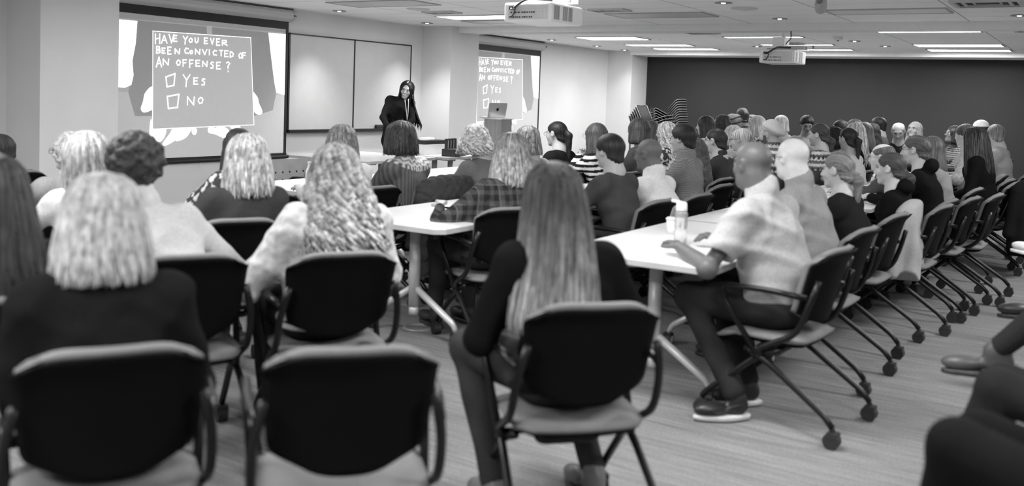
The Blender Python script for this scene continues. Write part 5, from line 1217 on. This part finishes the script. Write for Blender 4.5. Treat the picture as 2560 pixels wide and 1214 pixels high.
# ------------------------------------------------------------------ stored chairs by the far wall: bent shells nested on dollies
def stored_chair(label, group, prof, wid):
    t = empty('stacking_chair', (0, 0, 0), 0, label, 'chair', group); hw = wid/2
    M_PAD = mat('stack_pad', .012, .7, spec=.1); M_CH = mat('stack_frame', .30, .4, metal=.3)
    pf = [Vector((p[0], 0, p[1])) for p in prof]; pr = fillet(pf, .05, 5)
    bm = bmesh.new(); low = [(p.x, p.z-.012) for p in pr]; up = [(p.x, p.z+.010) for p in pr]
    # curved shell: rows across the width, rounded corners
    n = 10; rows = []
    L = [0]
    for i in range(1, len(pr)): L.append(L[-1]+(pr[i]-pr[i-1]).length)
    for i, p in enumerate(pr):
        k = L[i]/L[-1]; w_ = hw*(1-.10*abs(2*k-1)**6)
        rows.append([(p.x, -w_+2*w_*j/n, p.z-.012*math.cos((2*j/n-1)*PI/2)) for j in range(n+1)])
    vs = [[bm.verts.new(q) for q in r] for r in rows]; vt = [[bm.verts.new((q[0], q[1], q[2]-.016)) for q in r] for r in rows]
    m_ = len(rows)
    for i in range(m_-1):
        for j in range(n):
            bm.faces.new((vs[i][j], vs[i+1][j], vs[i+1][j+1], vs[i][j+1])); bm.faces.new((vt[i][j], vt[i][j+1], vt[i+1][j+1], vt[i+1][j]))
        for j in (0, n): bm.faces.new((vs[i][j], vt[i][j], vt[i+1][j], vs[i+1][j]))
    for i in (0, m_-1):
        for j in range(n): bm.faces.new((vs[i][j], vs[i][j+1], vt[i][j+1], vt[i][j]))
    obj('shell', bm, M_PAD, t, True)
    for s_ in (-1, 1):
        bm = bmesh.new(); tube(bm, [(p.x, s_*(hw+.004), p.z-.004) for p in pr], .0036, 6); obj('side_rail', bm, M_CH, t, True)
    bm = bmesh.new(); tube(bm, [(pr[0].x, -hw, pr[0].z-.004), (pr[0].x, hw, pr[0].z-.004)], .0036, 6); obj('end_rail', bm, M_CH, t, True)
    return t
if ONLY is None or 'stacks' in ONLY:
    words = ['bottom', 'second', 'third', 'fourth', 'fifth', 'sixth', 'seventh', 'eighth', 'ninth', 'tenth', 'eleventh', 'twelfth']
    for px, py, d, n, dr, prof, wid, step, nm in (
        (1693, 247, 17.3, 11, 0, [(-.15, -.175), (-.01, -.005), (.16, .0)], .42, (.0055, -.0445), 'tall right stack by the charcoal wall'),
        (1606, 262, 16.9, 6, -28, [(-.02, .0), (.125, -.30), (.34, -.32)], .40, (-.030, -.040), 'left stack whose grey backrest faces the room'),
        (1633, 267, 17.5, 6, 8, [(-.03, -.10), (.0, .0), (.235, -.12), (.31, -.12)], .40, (.004, -.048), 'middle stack between the two others'),
        (1632, 301, 16.4, 5, -5, [(0, 0), (.17, .08), (.36, .115)], .40, (.03, -.050), 'low front stack of the stored chairs')):
        w = at(px, py, d); az = math.atan2(-w[0], w[1]); rz = az+math.radians(dr); proto = None; gp = 'stored chairs, '+nm
        for k in range(n):
            lab = 'dark stacking chair, '+(words[n-1-k] if k else 'topmost')+' of the '+nm
            if proto is None: o = proto = stored_chair(lab, gp, prof, wid)
            else: o = copy_tree(proto); o['label'] = lab
            o.location = (w[0]+math.cos(rz)*step[0]*k, w[1]+math.sin(rz)*step[0]*k, w[2]+step[1]*k); o.rotation_euler = (0, 0, rz)
        zt = w[2]+step[1]*(n-1)+min(p[1] for p in prof)-.03
        cx_ = sum(p[0] for p in prof)/len(prof)+step[0]*(n-1)
        dl = empty('chair_dolly', (w[0]+math.cos(rz)*cx_, w[1]+math.sin(rz)*cx_, 0), rz, 'steel dolly under the '+nm, 'dolly', 'dollies under the stored chairs')
        obj('deck', B(-.14, .14, -.2, .2, max(zt-.03, .04), max(zt, .07)), M_FRM, dl)
        for a in (-.12, .12):
            for b_ in (-.18, .18):
                bm = bmesh.new(); cyl(bm, (a, b_, 0), (a, b_, max(zt-.02, .05)), .014, n=8); obj('leg', bm, M_FRM, dl, True)

# ------------------------------------------------------------------ things on tables, clothes on chairs
M_PAPER = mat('paper', .88, .7, noise=.01)
def paper(x, y, rz, label, w=.216, h=.279, z=.7355, thick=.002):
    o = obj('paper_sheet', B(-w/2, w/2, -h/2, h/2, 0, thick), M_PAPER); o.location = (x, y, z); o.rotation_euler = (0, 0, rz); return tag(o, label, 'paper', 'sheets of paper on the tables')
q = onz(1110, 525, .735); paper(q[0], q[1], .3, 'white sheet under the pen on the centre table', .24, .34); q2 = onz(1150, 518, .735); paper(q2[0], q2[1], .1, 'second white sheet half under the plaid sleeve')
bm = bmesh.new(); cyl(bm, (0, 0, .005), (.14, 0, .005), .0045, n=8); o = obj('pen', bm, M_BLK, None, True); q = onz(1096, 523, .735); o.location = (q[0], q[1], .738); o.rotation_euler = (0, 0, -.55); tag(o, 'black pen lying on the papers of the centre table', 'pen')
# sports bottle and cup by the large man's hands
q = onz(1700, 612, .735); t = empty('sports_bottle', (q[0], q[1], .735), math.radians(100), 'clear sports bottle with white flip spout on the right table', 'bottle')
M_CLR = mat('clear_plastic', .82, .12, noise=.02, trans=.75)
bm = bmesh.new(); lathe(bm, [(.030, 0), (.034, .006), (.034, .07), (.030, .085), (.034, .10), (.034, .165), (.026, .185)], n=28); obj('body', bm, M_CLR, t, True)
bm = bmesh.new(); lathe(bm, [(.0345, .150), (.0345, .172)], n=28, cap=False); obj('grey_band', bm, mat('bottle_band', .25, .4), t, True)
bm = bmesh.new(); lathe(bm, [(.029, .183), (.030, .195), (.028, .225), (.020, .232)], n=24); lid = obj('lid', bm, M_WHITE, t, True)
bm = bmesh.new(); tube(bm, fillet([(.0, 0, .228), (.0, .03, .232), (.0, .055, .236)], .01, 3), .008, 8); obj('spout', bm, M_WHITE, lid, True)
q = onz(1680, 585, .735); t = empty('paper_cup', (q[0], q[1], .735), 0, 'small white lidded cup just behind the sports bottle', 'cup')
bm = bmesh.new(); lathe(bm, [(.028, 0), (.036, .085)], n=24); obj('body', bm, M_WHITE, t, True); bm = bmesh.new(); lathe(bm, [(.039, .084), (.039, .092), (.030, .098)], n=24); obj('lid', bm, M_WHITE, t, True)
# items on the far stretch of the right row's tables
for k, (px, py, lab) in enumerate(((2352, 398, 'jar-like tumbler with a dark lid on the right row of tables'), (2370, 400, 'white cup right of the jar-like tumbler'))):
    q = onz(px, py+12, .735); t = empty('tumbler' if k == 0 else 'paper_cup', (q[0], q[1], .735), 0, lab, 'cup')
    bm = bmesh.new(); lathe(bm, [(.035, 0), (.042, .10), (.042, .13)], n=20); obj('body', bm, M_CLR if k == 0 else M_WHITE, t, True)
    bm = bmesh.new(); lathe(bm, [(.044, .13), (.044, .145), (.03, .15)], n=20); obj('lid', bm, M_BLK if k == 0 else M_WHITE, t, True)
for px, py, rz, lab in ((2378, 412, .2, 'white sheet beside the jar-like tumbler'), (2392, 420, -.3, 'white sheet right of the white cup in the right row'), (2150, 470, .1, 'white sheet before the fair ponytail'), (2262, 440, .4, 'white sheet before the clipped bun')):
    q = onz(px, py, .735); paper(q[0], q[1], rz, lab)
q = onz(1450, 430, .735); 
for px, py, lab in ((1430, 412, 'white sheet before the black blazer'), (1270, 405, 'white sheet right of the frizzy silver hair')):
    q = onz(px, py, .735); paper(q[0], q[1], .2, lab)
q = onz(772, 440, .72); t = empty('water_bottle', (-5.2, 5.15, .735), 0, 'clear plastic water bottle left of the wavy-haired person', 'bottle')
w = at(774, 425, 7.2); t.location = (w[0], w[1], .735)
bm = bmesh.new(); lathe(bm, [(.030, 0), (.032, .01), (.032, .05), (.029, .06), (.032, .07), (.032, .13), (.014, .17), (.014, .19)], n=24); obj('body', bm, M_CLR, t, True)
bm = bmesh.new(); lathe(bm, [(.016, .188), (.016, .205)], n=16); obj('cap', bm, M_WHITE, t, True)
# round floor outlet
q = onz(1045, 818, 0); bm = bmesh.new(); lathe(bm, [(.10, 0), (.098, .005), (.07, .006), (.068, .003), (.02, .003)], n=36); o = obj('floor_outlet', bm, mat('floor_plate', .5, .3, metal=.5), None, True); o.location = (q[0], q[1], .0); tag(o, 'round metal outlet cover set in the carpet under the centre table', 'floor outlet')

def drape(name, px, py, d, hdg, tone, label, cat, quilt, length, sway=0., width=.25):
    """a garment hung over a chair back: hump over the top edge, panels falling front and back"""
    w = at(px, py, d); h = math.radians(hdg)
    def f(Q):
        x, y, z = Q.T
        e = smax(np.abs(y+.03)-(.050+.035*np.clip((.84-z)/.5, 0, 1)+.012*wob(Q, 15, 2)), np.abs(x-sway*(.84-z))-(width+.05*np.clip((.84-z)/.6, 0, 1)), .06)
        e = smax(e, z-.895+.25*x*x, .05); e = smax(e, (.86-length)+.04*np.sin(x*18)-z, .02)
        e = smin(e, rcone(Q, (width-.02, .0, .80), (width+.06, .04, .40), .05, .038), .04); e = smin(e, rcone(Q, (-width+.02, .0, .80), (-width-.05, .04, .42), .05, .038), .04)
        if quilt:
            a = np.abs(np.sin((x+z)*PI/.10)); b_ = np.abs(np.sin((x-z)*PI/.10)); e = e-.015*np.minimum(a, b_)**.5
        return e-.006*wob(Q, 20, 1)
    V, Fq = nets(f, (-.42, -.22, .86-length-.08), (.42, .20, .95), .007)
    t = empty(name, (w[0], w[1], 0), h, label, cat)
    obj_pd('shell', V, Fq, M_CLOTH if quilt else M_KNIT, t, attrs={'tone': ('FLOAT', np.full(len(V), tone))})
if ONLY is None or 'drape' in ONLY:
    drape('quilted_jacket', 1112, 448, 6.9, 88, .050, 'dark quilted jacket hung over the chair behind the patterned-yoke sweater', 'jacket', True, .70)
    drape('fleece_jacket', 2272, 470, 6.35, 92, .36, 'pale grey fleece hanging over a chair in the right row', 'jacket', False, .46, width=.20)
    drape('dark_coat', 2556, 400, 8.6, 86, .010, 'black coat hung over a chair at the right picture edge', 'coat', False, .62)

# ------------------------------------------------------------------ world, camera
wd = bpy.data.worlds.new('world'); bpy.context.scene.world = wd; wd.use_nodes = True
wd.node_tree.nodes['Background'].inputs[0].default_value = (.5, .5, .5, 1); wd.node_tree.nodes['Background'].inputs[1].default_value = .02
cd = bpy.data.cameras.new('camera'); co = bpy.data.objects.new('camera', cd); C.objects.link(co)
co.matrix_world = Matrix(((CR[0], -CD[0], -CF[0], 0), (CR[1], -CD[1], -CF[1], 0), (CR[2], -CD[2], -CF[2], H), (0, 0, 0, 1)))
cd.sensor_width = 36; cd.lens = F_PX/2560*36; cd.shift_y = -(607-CY)/2560; cd.clip_start = .05
#CROP
cd.dof.use_dof = True; cd.dof.focus_distance = 11.; cd.dof.aperture_fstop = 1.55; cd.dof.aperture_blades = 9
bpy.context.scene.camera = co
s = bpy.context.scene; s.view_settings.view_transform = 'Standard'; s.view_settings.look = 'None'; s.view_settings.gamma = 1; s.view_settings.exposure = 1.6
s.cycles.max_bounces = 12; s.cycles.diffuse_bounces = 7; s.cycles.use_adaptive_sampling = True; s.cycles.adaptive_threshold = .02; s.cycles.adaptive_min_samples = 16; s.cycles.glossy_bounces = 3; s.cycles.transmission_bounces = 6; s.cycles.use_denoising = True
s.cycles.sample_clamp_indirect = 4
